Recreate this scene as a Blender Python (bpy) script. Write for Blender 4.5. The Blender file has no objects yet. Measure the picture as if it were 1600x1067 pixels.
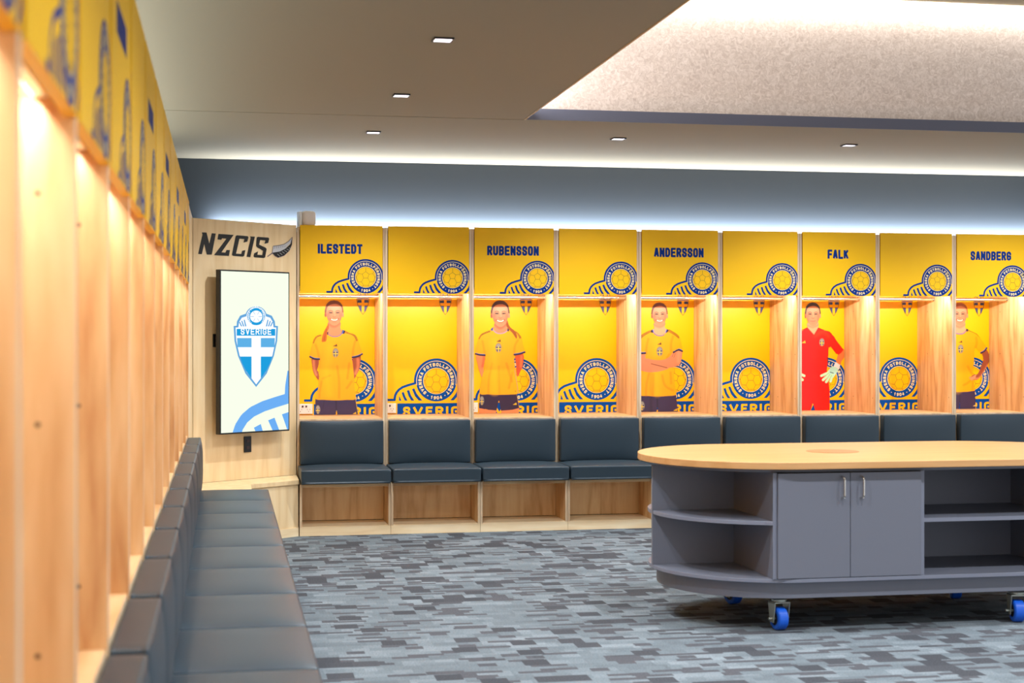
import bpy, bmesh, math, random
import numpy as np
from mathutils import Vector, Matrix, geometry

sc = bpy.context.scene
C = sc.collection
R = math.radians
random.seed(4)

# ------------------------------------------------------------------ camera, world, exposure, big lights
F_PX = 2380.0            # focal length in pixels of a 1600 px wide frame
YAW = R(10.66)           # turned to the right of the left locker row
EYE = 1.30
cam_d = bpy.data.cameras.new('camera')
cam = bpy.data.objects.new('camera', cam_d); C.objects.link(cam)
cam.location = (0, 0, EYE)
cam.rotation_euler = (R(90), 0, -YAW)
cam_d.sensor_width = 36.0
cam_d.lens = F_PX / 1600 * 36
cam_d.shift_y = (528 - 533.5) / 1600 * -1 * -1
cam_d.clip_start = 0.05
cam_d.dof.use_dof = True
cam_d.dof.focus_distance = 10.3
cam_d.dof.aperture_fstop = 4.2
sc.camera = cam

sc.view_settings.view_transform = 'Standard'
sc.view_settings.look = 'None'
sc.view_settings.exposure = 0.0
sc.view_settings.gamma = 1.0
sc.view_settings.use_curve_mapping = False

w = bpy.data.worlds.new('world'); sc.world = w
w.use_nodes = True
w.node_tree.nodes['Background'].inputs[0].default_value = (0.97, 0.98, 1.0, 1)
w.node_tree.nodes['Background'].inputs[1].default_value = 1.12

CEIL = 2.575
TRAY_X, TRAY_Y, TRAY_TOP = 1.713, 8.736, 3.36
WARM = (1.0, 0.93, 0.82)
COOL = (0.90, 0.95, 1.0)

def lamp(name, kind, loc, rot, energy, col, parent=None, **kw):
    d = bpy.data.lights.new(name, kind)
    d.energy = energy; d.color = col
    for k, v in kw.items(): setattr(d, k, v)
    o = bpy.data.objects.new(name, d); C.objects.link(o)
    o.location = loc; o.rotation_euler = rot
    if parent: o.parent = parent
    return o

# cove strips on top of the locker rows, shining up
lamp('cove_strip_back', 'AREA', (3.2, 11.01, 2.075), (R(180), 0, 0), 125, (0.80, 0.90, 1.0), shape='RECTANGLE', size=6.6, size_y=0.015)
lamp('cove_strip_left', 'AREA', (-0.74, 5.6, 2.075), (R(180), 0, R(90)), 75, (0.90, 1.0, 0.95), shape='RECTANGLE', size=8.6, size_y=0.015)
# strips of the ceiling recess
lamp('recess_strip_top', 'AREA', (4.6, 8.73, TRAY_TOP - 0.02), (0, 0, 0), 7, (1.0, 0.95, 0.92), shape='RECTANGLE', size=5.6, size_y=0.03)
lamp('recess_strip_side', 'AREA', (1.66, 6.6, CEIL + 0.10), (R(215), 0, R(90)), 56, (1.0, 0.96, 0.94), shape='RECTANGLE', size=4.2, size_y=0.03)
# downlights: the five in view get a fixture further down, the rest of the grid is out of the frame
DOWN_SEEN = [(0.90, 9.42), (0.907, 7.96), (0.912, 6.44), (2.466, 9.435), (4.046, 9.47)]
DOWN_MORE = [(0.91, 4.95), (0.91, 3.4), (0.91, 1.9), (5.63, 9.48)]
for x, y in DOWN_SEEN + DOWN_MORE:
    lamp('downlight_lamp', 'SPOT', (x, y, CEIL - 0.03), (0, 0, 0), 128, COOL, spot_size=R(136), spot_blend=0.8, shadow_soft_size=0.018)
for x, y in [(2.5, 6.1), (4.0, 6.1), (2.5, 4.2), (4.0, 4.2), (5.5, 6.1), (5.5, 4.2)]:
    lamp('recess_lamp', 'SPOT', (x, y, TRAY_TOP - 0.02), (0, 0, 0), 190, COOL, spot_size=R(125), spot_blend=0.6, shadow_soft_size=0.05)

# ------------------------------------------------------------------ materials
def s2l(c):
    c = np.asarray(c, dtype=float) / 255.0
    return np.where(c <= 0.04045, c / 12.92, ((c + 0.055) / 1.055) ** 2.4)

def rgb(r, g, b):
    return tuple(float(v) for v in s2l((r, g, b))) + (1.0,)

def mat(name, col, rough=0.5, metal=0.0, emit=None, estr=0.0, spec=0.5):
    m = bpy.data.materials.new(name); m.use_nodes = True
    p = m.node_tree.nodes['Principled BSDF']
    p.inputs['Base Color'].default_value = col
    p.inputs['Roughness'].default_value = rough
    p.inputs['Metallic'].default_value = metal
    p.inputs['Specular IOR Level'].default_value = spec
    if emit:
        p.inputs['Emission Color'].default_value = emit
        p.inputs['Emission Strength'].default_value = estr
    return m

def N(m, t, **kw):
    n = m.node_tree.nodes.new(t)
    for k, v in kw.items(): setattr(n, k, v)
    return n
def L(m, a, b): m.node_tree.links.new(a, b)

def ramp(m, stops):
    n = N(m, 'ShaderNodeValToRGB')
    e = n.color_ramp.elements
    while len(e) < len(stops): e.new(0.5)
    for el, (p, c) in zip(e, stops): el.position = p; el.color = c
    return n

def math_n(m, op, a, b=None):
    n = N(m, 'ShaderNodeMath', operation=op)
    for i, v in enumerate((a, b)):
        if v is None: continue
        if isinstance(v, (int, float)): n.inputs[i].default_value = v
        else: L(m, v, n.inputs[i])
    return n.outputs[0]

def wood(name, light, mid, dark, axis='Z', rough=0.42, contrast=1.0):
    m = mat(name, mid, rough)
    p = m.node_tree.nodes['Principled BSDF']
    tc = N(m, 'ShaderNodeTexCoord'); oi = N(m, 'ShaderNodeObjectInfo')
    mp = N(m, 'ShaderNodeMapping')
    s = {'X': (0.9, 7, 7), 'Y': (7, 0.9, 7), 'Z': (7, 7, 0.9)}[axis]
    mp.inputs['Scale'].default_value = s
    L(m, tc.outputs['Object'], mp.inputs['Vector'])
    off = N(m, 'ShaderNodeVectorMath', operation='SCALE'); off.inputs[0].default_value = (31, 17, 23)
    L(m, oi.outputs['Random'], off.inputs['Scale'])
    add = N(m, 'ShaderNodeVectorMath', operation='ADD')
    L(m, mp.outputs[0], add.inputs[0]); L(m, off.outputs[0], add.inputs[1])
    n1 = N(m, 'ShaderNodeTexNoise'); n1.inputs['Scale'].default_value = 0.9; n1.inputs['Detail'].default_value = 2
    L(m, add.outputs[0], n1.inputs['Vector'])
    rings = math_n(m, 'PINGPONG', math_n(m, 'MULTIPLY', n1.outputs['Fac'], 9.0), 1.0)
    fine = N(m, 'ShaderNodeTexNoise'); fine.inputs['Scale'].default_value = 9; fine.inputs['Detail'].default_value = 4
    L(m, add.outputs[0], fine.inputs['Vector'])
    v = math_n(m, 'ADD', math_n(m, 'MULTIPLY', rings, 0.5), math_n(m, 'MULTIPLY', fine.outputs['Fac'], 0.5))
    r = ramp(m, [(0.18, light), (0.5, mid), (0.5 + 0.42 / contrast, dark)])
    L(m, v, r.inputs[0])
    vor = N(m, 'ShaderNodeTexVoronoi'); vor.inputs['Scale'].default_value = 0.55
    L(m, add.outputs[0], vor.inputs['Vector'])
    kn = ramp(m, [(0.0, (1, 1, 1, 1)), (0.10, (0, 0, 0, 1))]); L(m, vor.outputs['Distance'], kn.inputs[0])
    mx = N(m, 'ShaderNodeMix', data_type='RGBA'); mx.inputs['B'].default_value = dark[:3] + (1,)
    L(m, math_n(m, 'MULTIPLY', kn.outputs[0], 0.55), mx.inputs['Factor']); L(m, r.outputs[0], mx.inputs['A'])
    L(m, mx.outputs['Result'], p.inputs['Base Color'])
    return m

PL, PM, PD = rgb(232, 199, 152), rgb(219, 178, 126), rgb(184, 128, 76)
M = {}
M['pine'] = wood('pine_ply', PL, PM, PD, 'Z')
M['pine_h'] = wood('pine_ply_horizontal', PL, PM, PD, 'X')
M['pine_pale'] = wood('pine_ply_pale', rgb(243, 217, 174), rgb(238, 208, 160), rgb(224, 190, 140), 'Z', contrast=0.55)
M['plinth'] = wood('pine_plinth', rgb(250, 230, 194), rgb(245, 220, 178), rgb(230, 200, 156), 'X', contrast=0.6)
M['cubbywood'] = wood('pine_cubby', rgb(250, 218, 166), rgb(243, 206, 150), rgb(218, 170, 112), 'Z')
M['edge'] = wood('ply_edge', rgb(236, 212, 178), rgb(224, 196, 160), rgb(192, 162, 128), 'Z')
M['hole'] = mat('screw_hole', rgb(95, 70, 48), 0.7)
M['yellow'] = mat('poster_yellow', rgb(255, 191, 0), 0.34, spec=0.35)
M['doory'] = mat('door_yellow', rgb(252, 194, 0), 0.42, spec=0.3)
M['blue'] = mat('print_blue', rgb(4, 74, 160), 0.45, spec=0.12)
M['navy'] = mat('print_navy', rgb(4, 48, 128), 0.45, spec=0.12)
M['cream'] = mat('print_cream', rgb(250, 226, 160), 0.35)
M['lines'] = mat('print_line', rgb(96, 70, 30), 0.4)
M['crestgrey'] = mat('print_crest_outline', rgb(120, 84, 30), 0.4)
M['crestblue'] = mat('print_crest_blue', rgb(52, 62, 122), 0.4)
M['gap'] = mat('door_gap', rgb(60, 40, 20), 0.8)
M['steel'] = mat('brushed_steel', rgb(225, 220, 214), 0.18, 1.0)
M['alu'] = mat('strip_housing', rgb(200, 200, 200), 0.4, 0.6)
M['led'] = mat('led_lens', (1, 1, 1, 1), 0.4, emit=(1.0, 0.88, 0.70, 1), estr=6.0)
M['white'] = mat('white_plastic', rgb(236, 232, 224), 0.35)
M['offwhite'] = mat('speaker_grey', rgb(238, 228, 222), 0.55)
M['speckshell'] = mat('speaker_shell', rgb(244, 246, 248), 0.45)
M['black'] = mat('black_plastic', rgb(18, 18, 20), 0.35)
M['dark'] = mat('dark_slot', rgb(60, 40, 40), 0.5)
M['frame'] = mat('screen_frame', rgb(20, 18, 22), 0.30)
M['ink'] = mat('black_vinyl', rgb(8, 8, 8), 0.5)
M['fernlight'] = mat('vinyl_silver', rgb(192, 192, 196), 0.45)
M['fernedge'] = mat('vinyl_purple_grey', rgb(96, 84, 104), 0.5)
M['grey'] = mat('grey_laminate', rgb(112, 115, 128), 0.42)
M['greyedge'] = mat('grey_laminate_edge', rgb(124, 128, 144), 0.38)
M['beech'] = wood('beech_laminate', rgb(214, 163, 108), rgb(208, 156, 100), rgb(198, 144, 88), 'X', rough=0.38, contrast=0.6)
M['inlay'] = mat('round_inlay', rgb(172, 122, 68), 0.45)
M['bluewheel'] = mat('blue_tyre', rgb(20, 92, 210), 0.4)
M['zinc'] = mat('zinc_fork', rgb(176, 180, 172), 0.32, 0.85)
M['wall'] = mat('slate_wall', rgb(62, 69, 77), 0.75)
M['ceil'] = mat('ceiling_paint', rgb(150, 139, 120), 0.85, spec=0.2)
M['lip'] = mat('lip_paint', rgb(84, 88, 106), 0.5)
M['ochre'] = mat('edge_trim', rgb(176, 140, 92), 0.5)

def leather():
    m = mat('slate_leather', rgb(40, 55, 66), 0.40, spec=0.4)
    p = m.node_tree.nodes['Principled BSDF']
    tc = N(m, 'ShaderNodeTexCoord')
    n = N(m, 'ShaderNodeTexNoise'); n.inputs['Scale'].default_value = 260; n.inputs['Detail'].default_value = 3
    L(m, tc.outputs['Object'], n.inputs['Vector'])
    b = N(m, 'ShaderNodeBump'); b.inputs['Strength'].default_value = 0.10; b.inputs['Distance'].default_value = 0.002
    L(m, n.outputs['Fac'], b.inputs['Height']); L(m, b.outputs[0], p.inputs['Normal'])
    return m
M['leather'] = leather()

def carpet():
    m = mat('block_carpet', (0.2, 0.2, 0.2, 1), 0.95, spec=0.1)
    p = m.node_tree.nodes['Principled BSDF']
    tc = N(m, 'ShaderNodeTexCoord'); sx = N(m, 'ShaderNodeSeparateXYZ')
    L(m, tc.outputs['Object'], sx.inputs[0])
    X, Y = sx.outputs[0], sx.outputs[1]
    def cells(wx, wy, seed):
        row = math_n(m, 'FLOOR', math_n(m, 'DIVIDE', math_n(m, 'ADD', Y, seed * 3.17), wy))
        wn = N(m, 'ShaderNodeTexWhiteNoise', noise_dimensions='1D')
        L(m, math_n(m, 'ADD', row, seed * 11.3), wn.inputs['W'])
        col = math_n(m, 'FLOOR', math_n(m, 'DIVIDE', math_n(m, 'ADD', X, wn.outputs['Value']), wx))
        cb = N(m, 'ShaderNodeCombineXYZ'); L(m, col, cb.inputs[0]); L(m, row, cb.inputs[1]); cb.inputs[2].default_value = seed
        w2 = N(m, 'ShaderNodeTexWhiteNoise', noise_dimensions='3D'); L(m, cb.outputs[0], w2.inputs['Vector'])
        return w2.outputs['Value']
    a, b, c, d = cells(0.105, 0.10, 1), cells(0.15, 0.036, 2), cells(0.075, 0.055, 3), cells(0.21, 0.085, 4)
    dark = math_n(m, 'MAXIMUM', math_n(m, 'LESS_THAN', a, 0.16), math_n(m, 'MAXIMUM', math_n(m, 'LESS_THAN', b, 0.17), math_n(m, 'LESS_THAN', c, 0.09)))
    r = ramp(m, [(0.0, rgb(94, 101, 107)), (0.5, rgb(108, 117, 123)), (1.0, rgb(130, 139, 145))])
    L(m, math_n(m, 'ADD', math_n(m, 'MULTIPLY', d, 0.55), math_n(m, 'MULTIPLY', c, 0.45)), r.inputs[0])
    r2 = ramp(m, [(0.0, rgb(66, 68, 73)), (1.0, rgb(82, 83, 88))]); L(m, math_n(m, 'MULTIPLY', a, 3.0), r2.inputs[0])
    mx = N(m, 'ShaderNodeMix', data_type='RGBA')
    L(m, dark, mx.inputs['Factor']); L(m, r.outputs[0], mx.inputs['A']); L(m, r2.outputs[0], mx.inputs['B'])
    n = N(m, 'ShaderNodeTexNoise'); n.inputs['Scale'].default_value = 140; n.inputs['Detail'].default_value = 4
    L(m, tc.outputs['Object'], n.inputs['Vector'])
    rr = ramp(m, [(0.3, (0.72, 0.72, 0.72, 1)), (0.7, (1.18, 1.18, 1.18, 1))]); L(m, n.outputs['Fac'], rr.inputs[0])
    mu = N(m, 'ShaderNodeMix', data_type='RGBA', blend_type='MULTIPLY'); mu.inputs['Factor'].default_value = 1
    L(m, mx.outputs['Result'], mu.inputs['A']); L(m, rr.outputs[0], mu.inputs['B'])
    L(m, mu.outputs['Result'], p.inputs['Base Color'])
    bp = N(m, 'ShaderNodeBump'); bp.inputs['Strength'].default_value = 0.4; bp.inputs['Distance'].default_value = 0.004
    L(m, n.outputs['Fac'], bp.inputs['Height']); L(m, bp.outputs[0], p.inputs['Normal'])
    return m
M['carpet'] = carpet()

def felt():
    m = mat('pressed_felt', rgb(196, 186, 180), 0.9, spec=0.15)
    p = m.node_tree.nodes['Principled BSDF']
    tc = N(m, 'ShaderNodeTexCoord')
    n = N(m, 'ShaderNodeTexNoise'); n.inputs['Scale'].default_value = 34; n.inputs['Detail'].default_value = 6; n.inputs['Roughness'].default_value = 0.7; n.inputs['Distortion'].default_value = 1.6
    L(m, tc.outputs['Object'], n.inputs['Vector'])
    r = ramp(m, [(0.30, rgb(184, 170, 163)), (0.5, rgb(208, 197, 190)), (0.72, rgb(232, 223, 218))])
    L(m, n.outputs['Fac'], r.inputs[0]); L(m, r.outputs[0], p.inputs['Base Color'])
    return m
M['felt'] = felt()

def print_mat():
    m = mat('photo_print', (1, 1, 1, 1), 0.30)
    at = N(m, 'ShaderNodeAttribute', attribute_name='ink')
    L(m, at.outputs['Color'], m.node_tree.nodes['Principled BSDF'].inputs['Base Color'])
    return m
M['print'] = print_mat()

def glow(name, col, s):
    m = bpy.data.materials.new(name); m.use_nodes = True
    nt = m.node_tree
    nt.nodes.remove(nt.nodes['Principled BSDF'])
    e = N(m, 'ShaderNodeEmission'); e.inputs[0].default_value = col; e.inputs[1].default_value = s
    L(m, e.outputs[0], nt.nodes['Material Output'].inputs[0])
    return m
M['scr_white'] = glow('display_white', rgb(245, 255, 232), 1.05)
M['scr_pure'] = glow('display_pure_white', rgb(252, 255, 255), 1.08)
M['scr_line'] = glow('display_line_blue', rgb(104, 168, 222), 1.0)
M['scr_quarter'] = glow('display_quarter_blue', rgb(96, 178, 232), 1.0)
M['scr_deep'] = glow('display_deep_blue', rgb(32, 160, 224), 1.0)
M['scr_soft'] = glow('display_soft_blue', rgb(110, 176, 246), 1.0)
M['lens'] = glow('downlight_lens', (1.0, 0.86, 0.95, 1), 4.0)

# ------------------------------------------------------------------ mesh helpers
class MB:
    def __init__(s): s.v = []; s.f = []; s.mi = []; s.mats = []
    def m(s, key):
        if key not in s.mats: s.mats.append(key)
        return s.mats.index(key)
    def face(s, pts, key):
        b = len(s.v); s.v += [tuple(p) for p in pts]; s.f.append(tuple(range(b, b + len(pts)))); s.mi.append(s.m(key))
    def box(s, x0, x1, y0, y1, z0, z1, key, front=None):
        b = len(s.v); k = s.m(key); kf = s.m(front) if front else k
        s.v += [(x, y, z) for z in (z0, z1) for y in (y0, y1) for x in (x0, x1)]
        for q, kk in (((0, 2, 3, 1), k), ((4, 5, 7, 6), k), ((0, 1, 5, 4), kf), ((2, 6, 7, 3), k), ((0, 4, 6, 2), k), ((1, 3, 7, 5), k)):
            s.f.append(tuple(b + i for i in q)); s.mi.append(kk)
    def prism(s, pts, z0, z1, key, side=None):           # counter-clockwise outline in x, y
        b = len(s.v); n = len(pts); k = s.m(key); ks = s.m(side) if side else k
        s.v += [(x, y, z0) for x, y in pts] + [(x, y, z1) for x, y in pts]
        s.f.append(tuple(b + i for i in reversed(range(n)))); s.mi.append(k)
        s.f.append(tuple(b + n + i for i in range(n))); s.mi.append(k)
        for i in range(n):
            j = (i + 1) % n
            s.f.append((b + i, b + j, b + n + j, b + n + i)); s.mi.append(ks)
    def prism_x(s, pts, x0, x1, key, edge=None):         # outline in y, z extruded along x
        b = len(s.v); n = len(pts); k = s.m(key); ke = s.m(edge) if edge else k
        s.v += [(x0, y, z) for y, z in pts] + [(x1, y, z) for y, z in pts]
        s.f.append(tuple(b + i for i in reversed(range(n)))); s.mi.append(k)
        s.f.append(tuple(b + n + i for i in range(n))); s.mi.append(k)
        for i in range(n):
            j = (i + 1) % n
            s.f.append((b + i, b + j, b + n + j, b + n + i)); s.mi.append(ke)
    def tube(s, a, b_, r, key, n=14, cap=True):
        a, b_ = Vector(a), Vector(b_); d = (b_ - a).normalized()
        u = d.orthogonal().normalized(); w_ = d.cross(u)
        base = len(s.v); k = s.m(key)
        for p in (a, b_):
            for i in range(n):
                t = 2 * math.pi * i / n
                s.v.append(tuple(p + r * (math.cos(t) * u + math.sin(t) * w_)))
        for i in range(n):
            j = (i + 1) % n
            s.f.append((base + i, base + j, base + n + j, base + n + i)); s.mi.append(k)
        if cap:
            s.f.append(tuple(base + i for i in reversed(range(n)))); s.mi.append(k)
            s.f.append(tuple(base + n + i for i in range(n))); s.mi.append(k)
    def path(s, pts, r, key, n=12):
        for p, q in zip(pts, pts[1:]): s.tube(p, q, r, key, n)
    def build(s, name, parent=None, bevel=0.0, seg=2, smooth=False):
        me = bpy.data.meshes.new(name); me.from_pydata(s.v, [], s.f)
        for k in s.mats: me.materials.append(M[k])
        me.polygons.foreach_set('material_index', s.mi); me.update()
        bm = bmesh.new(); bm.from_mesh(me); bmesh.ops.recalc_face_normals(bm, faces=bm.faces); bm.to_mesh(me); bm.free()
        return link(name, me, parent, bevel, seg, smooth)

def link(name, me, parent=None, bevel=0.0, seg=2, smooth=False):
    o = bpy.data.objects.new(name, me); C.objects.link(o)
    if parent: o.parent = parent
    if bevel:
        md = o.modifiers.new('bevel', 'BEVEL'); md.width = bevel; md.segments = seg; md.limit_method = 'ANGLE'; md.angle_limit = R(40)
    if smooth or bevel:
        me.shade_smooth() if smooth else None
        try: me.set_sharp_from_angle(angle=R(50)) if smooth else None
        except Exception: pass
    return o

def thing(name, label, cat, loc=(0, 0, 0), rz=0, group=None):
    o = bpy.data.objects.new(name, None); C.objects.link(o)
    o.empty_display_size = 0.1
    o.location = loc; o.rotation_euler = (0, 0, rz)
    o['label'] = label; o['category'] = cat
    if group: o['group'] = group
    return o

def tag(o, label, cat, group=None):
    o['label'] = label; o['category'] = cat
    if group: o['group'] = group
    return o

def structure(o):
    o['kind'] = 'structure'; return o

def copy_tree(o, parent=None):
    c = o.copy(); C.objects.link(c); c.parent = parent
    for ch in list(o.children): copy_tree(ch, c)
    return c

# ------------------------------------------------------------------ flat printed graphics (vinyl, prints, lettering)
class G2:
    """flat pieces in (x, z) at small layer offsets, clipped to a rectangle"""
    def __init__(s, clip=None): s.p = []; s.clip = clip
    def convex(s, pts, key, layer=1):
        if s.clip:
            x0, x1, z0, z1 = s.clip
            for ax, lim, sg in ((0, x0, 1), (0, x1, -1), (1, z0, 1), (1, z1, -1)):
                out = []
                for i in range(len(pts)):
                    a, b = pts[i - 1], pts[i]
                    ia, ib = (a[ax] - lim) * sg >= 0, (b[ax] - lim) * sg >= 0
                    if ia != ib:
                        t = (lim - a[ax]) / (b[ax] - a[ax])
                        out.append((a[0] + t * (b[0] - a[0]), a[1] + t * (b[1] - a[1])))
                    if ib: out.append(b)
                pts = out
                if len(pts) < 3: return
        s.p.append(([tuple(q) for q in pts], key, layer))
    def poly(s, pts, key, layer=1):
        tri = geometry.tessellate_polygon([[Vector((x, z, 0)) for x, z in pts]])
        for t in tri: s.convex([pts[i] for i in t], key, layer)
    def rect(s, x0, x1, z0, z1, key, layer=1): s.convex([(x0, z0), (x1, z0), (x1, z1), (x0, z1)], key, layer)
    def ring(s, cx, cz, r0, r1, key, layer=1, a0=0, a1=360, n=64):
        for i in range(n):
            t, u = R(a0 + (a1 - a0) * i / n), R(a0 + (a1 - a0) * (i + 1) / n)
            pts = [(cx + r1 * math.cos(t), cz + r1 * math.sin(t)), (cx + r1 * math.cos(u), cz + r1 * math.sin(u))]
            pts += [(cx + r0 * math.cos(u), cz + r0 * math.sin(u)), (cx + r0 * math.cos(t), cz + r0 * math.sin(t))] if r0 > 0 else [(cx, cz)]
            s.convex(pts, key, layer)
    def stroke(s, pts, wd, key, layer=1, ext=0.0, joint=True):
        P = [Vector(p) for p in pts]
        for i in range(len(P) - 1):
            a, b = P[i], P[i + 1]; d = (b - a)
            if d.length < 1e-9: continue
            d.normalize(); n = Vector((-d.y, d.x)) * wd / 2
            if i == 0: a = a - d * ext
            if i == len(P) - 2: b = b + d * ext
            s.convex([tuple(a - n), tuple(b - n), tuple(b + n), tuple(a + n)], key, layer)
        if joint:
            for p in P[1:-1]:
                s.convex([(p.x + wd / 2 * math.cos(R(k * 36)), p.y + wd / 2 * math.sin(R(k * 36))) for k in range(10)], key, layer)
    def to(s, mb, y=0.0, step=0.0004):
        for i, (pts, key, layer) in enumerate(s.p):     # a hair apart, so that overlapping pieces never lie in one plane
            mb.face([(x, y - (layer + (i % 50) * 0.012) * step, z) for x, z in pts], key)

GLYPH = {
 'A': [[(0, 0), (.40, 1), (.60, 1), (1, 0)], [(.2, .28), (.8, .28)]],
 'B': [[(0, 0), (0, 1), (.7, 1), (1, .86), (1, .66), (.75, .52), (0, .52)], [(.75, .52), (1, .38), (1, .14), (.7, 0), (0, 0)]],
 'D': [[(0, 0), (0, 1), (.65, 1), (1, .78), (1, .22), (.65, 0), (0, 0)]],
 'E': [[(1, 1), (0, 1), (0, 0), (1, 0)], [(0, .5), (.85, .5)]],
 'F': [[(1, 1), (0, 1), (0, 0)], [(0, .48), (.85, .48)]],
 'G': [[(1, .78), (.95, .9), (.7, 1), (.3, 1), (.05, .9), (0, .75), (0, .25), (.05, .1), (.3, 0), (.7, 0), (1, .15), (1, .46), (.6, .46)]],
 'I': [[(.5, 0), (.5, 1)]],
 'K': [[(0, 0), (0, 1)], [(1, 1), (.05, .42)], [(.35, .62), (1, 0)]],
 'L': [[(0, 1), (0, 0), (1, 0)]],
 'N': [[(0, 0), (0, 1)], [(0, 1), (1, 0)], [(1, 0), (1, 1)]],
 'O': [[(.3, 0), (.7, 0), (.95, .1), (1, .28), (1, .72), (.95, .9), (.7, 1), (.3, 1), (.05, .9), (0, .72), (0, .28), (.05, .1), (.3, 0)]],
 'R': [[(0, 0), (0, 1), (.7, 1), (1, .86), (1, .62), (.7, .48), (0, .48)], [(.55, .48), (1, 0)]],
 'S': [[(1, .76), (.95, .92), (.7, 1), (.3, 1), (.05, .92), (0, .76), (.08, .6), (.3, .54), (.7, .46), (.92, .4), (1, .24), (.95, .08), (.7, 0), (.3, 0), (.05, .08), (0, .24)]],
 'T': [[(0, 1), (1, 1)], [(.5, 1), (.5, 0)]],
 'U': [[(0, 1), (0, .25), (.08, .08), (.3, 0), (.7, 0), (.92, .08), (1, .25), (1, 1)]],
 'V': [[(0, 1), (.5, 0), (1, 1)]],
 '1': [[(.12, .76), (.5, 1), (.5, 0)]],
 '9': [[(.1, 0), (.7, .02), (1, .35), (1, .75), (.7, 1), (.3, 1), (0, .8), (0, .6), (.3, .42), (.95, .46)]],
 '4': [[(.72, 0), (.72, 1), (0, .28), (1, .28)]],
}
GLYPH['0'] = GLYPH['O']; GLYPH['\u00d6'] = GLYPH['O']

def glyph(g, ch, wd, ht, t, fn, key, layer):
    """letter in a wd x ht box, stroke t, fn maps (x from the box centre, z from the baseline)"""
    if ch == ' ': return
    if ch == 'I': wd = t
    for pl in GLYPH[ch]:
        pts = [(-wd / 2 + t / 2 + x * (wd - t), t / 2 + z * (ht - t)) for x, z in pl]
        closed = pl[0] == pl[-1]
        diag = ch in 'AVNK4' and len(pl) <= 4
        P = [Vector(fn(*p)) for p in pts]
        g.stroke([tuple(p) for p in P], t, key, layer, ext=0 if closed else t * (0.45 if not diag or ch == 'N' else 0.30))
        if closed:
            p = P[0]; g.convex([(p.x + t / 2 * math.cos(R(k * 36)), p.y + t / 2 * math.sin(R(k * 36))) for k in range(10)], key, layer)
    if ch == '\u00d6':
        for sx in (-.26, .26):
            g.convex([fn(sx * wd + a * t * .5, ht + t * .75 + b * t * .5) for a, b in ((-1, -1), (1, -1), (1, 1), (-1, 1))], key, layer)

def word(g, txt, cx, z, wd, ht, t, gap, key, layer=1):
    adv = [(t if c == 'I' else wd) + gap for c in txt]
    x = cx - (sum(adv) - gap) / 2
    for c, a in zip(txt, adv):
        mid = x + (a - gap) / 2
        glyph(g, c, wd, ht, t, lambda px, pz, mid=mid: (mid + px, z + pz), key, layer)
        x += a

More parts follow.
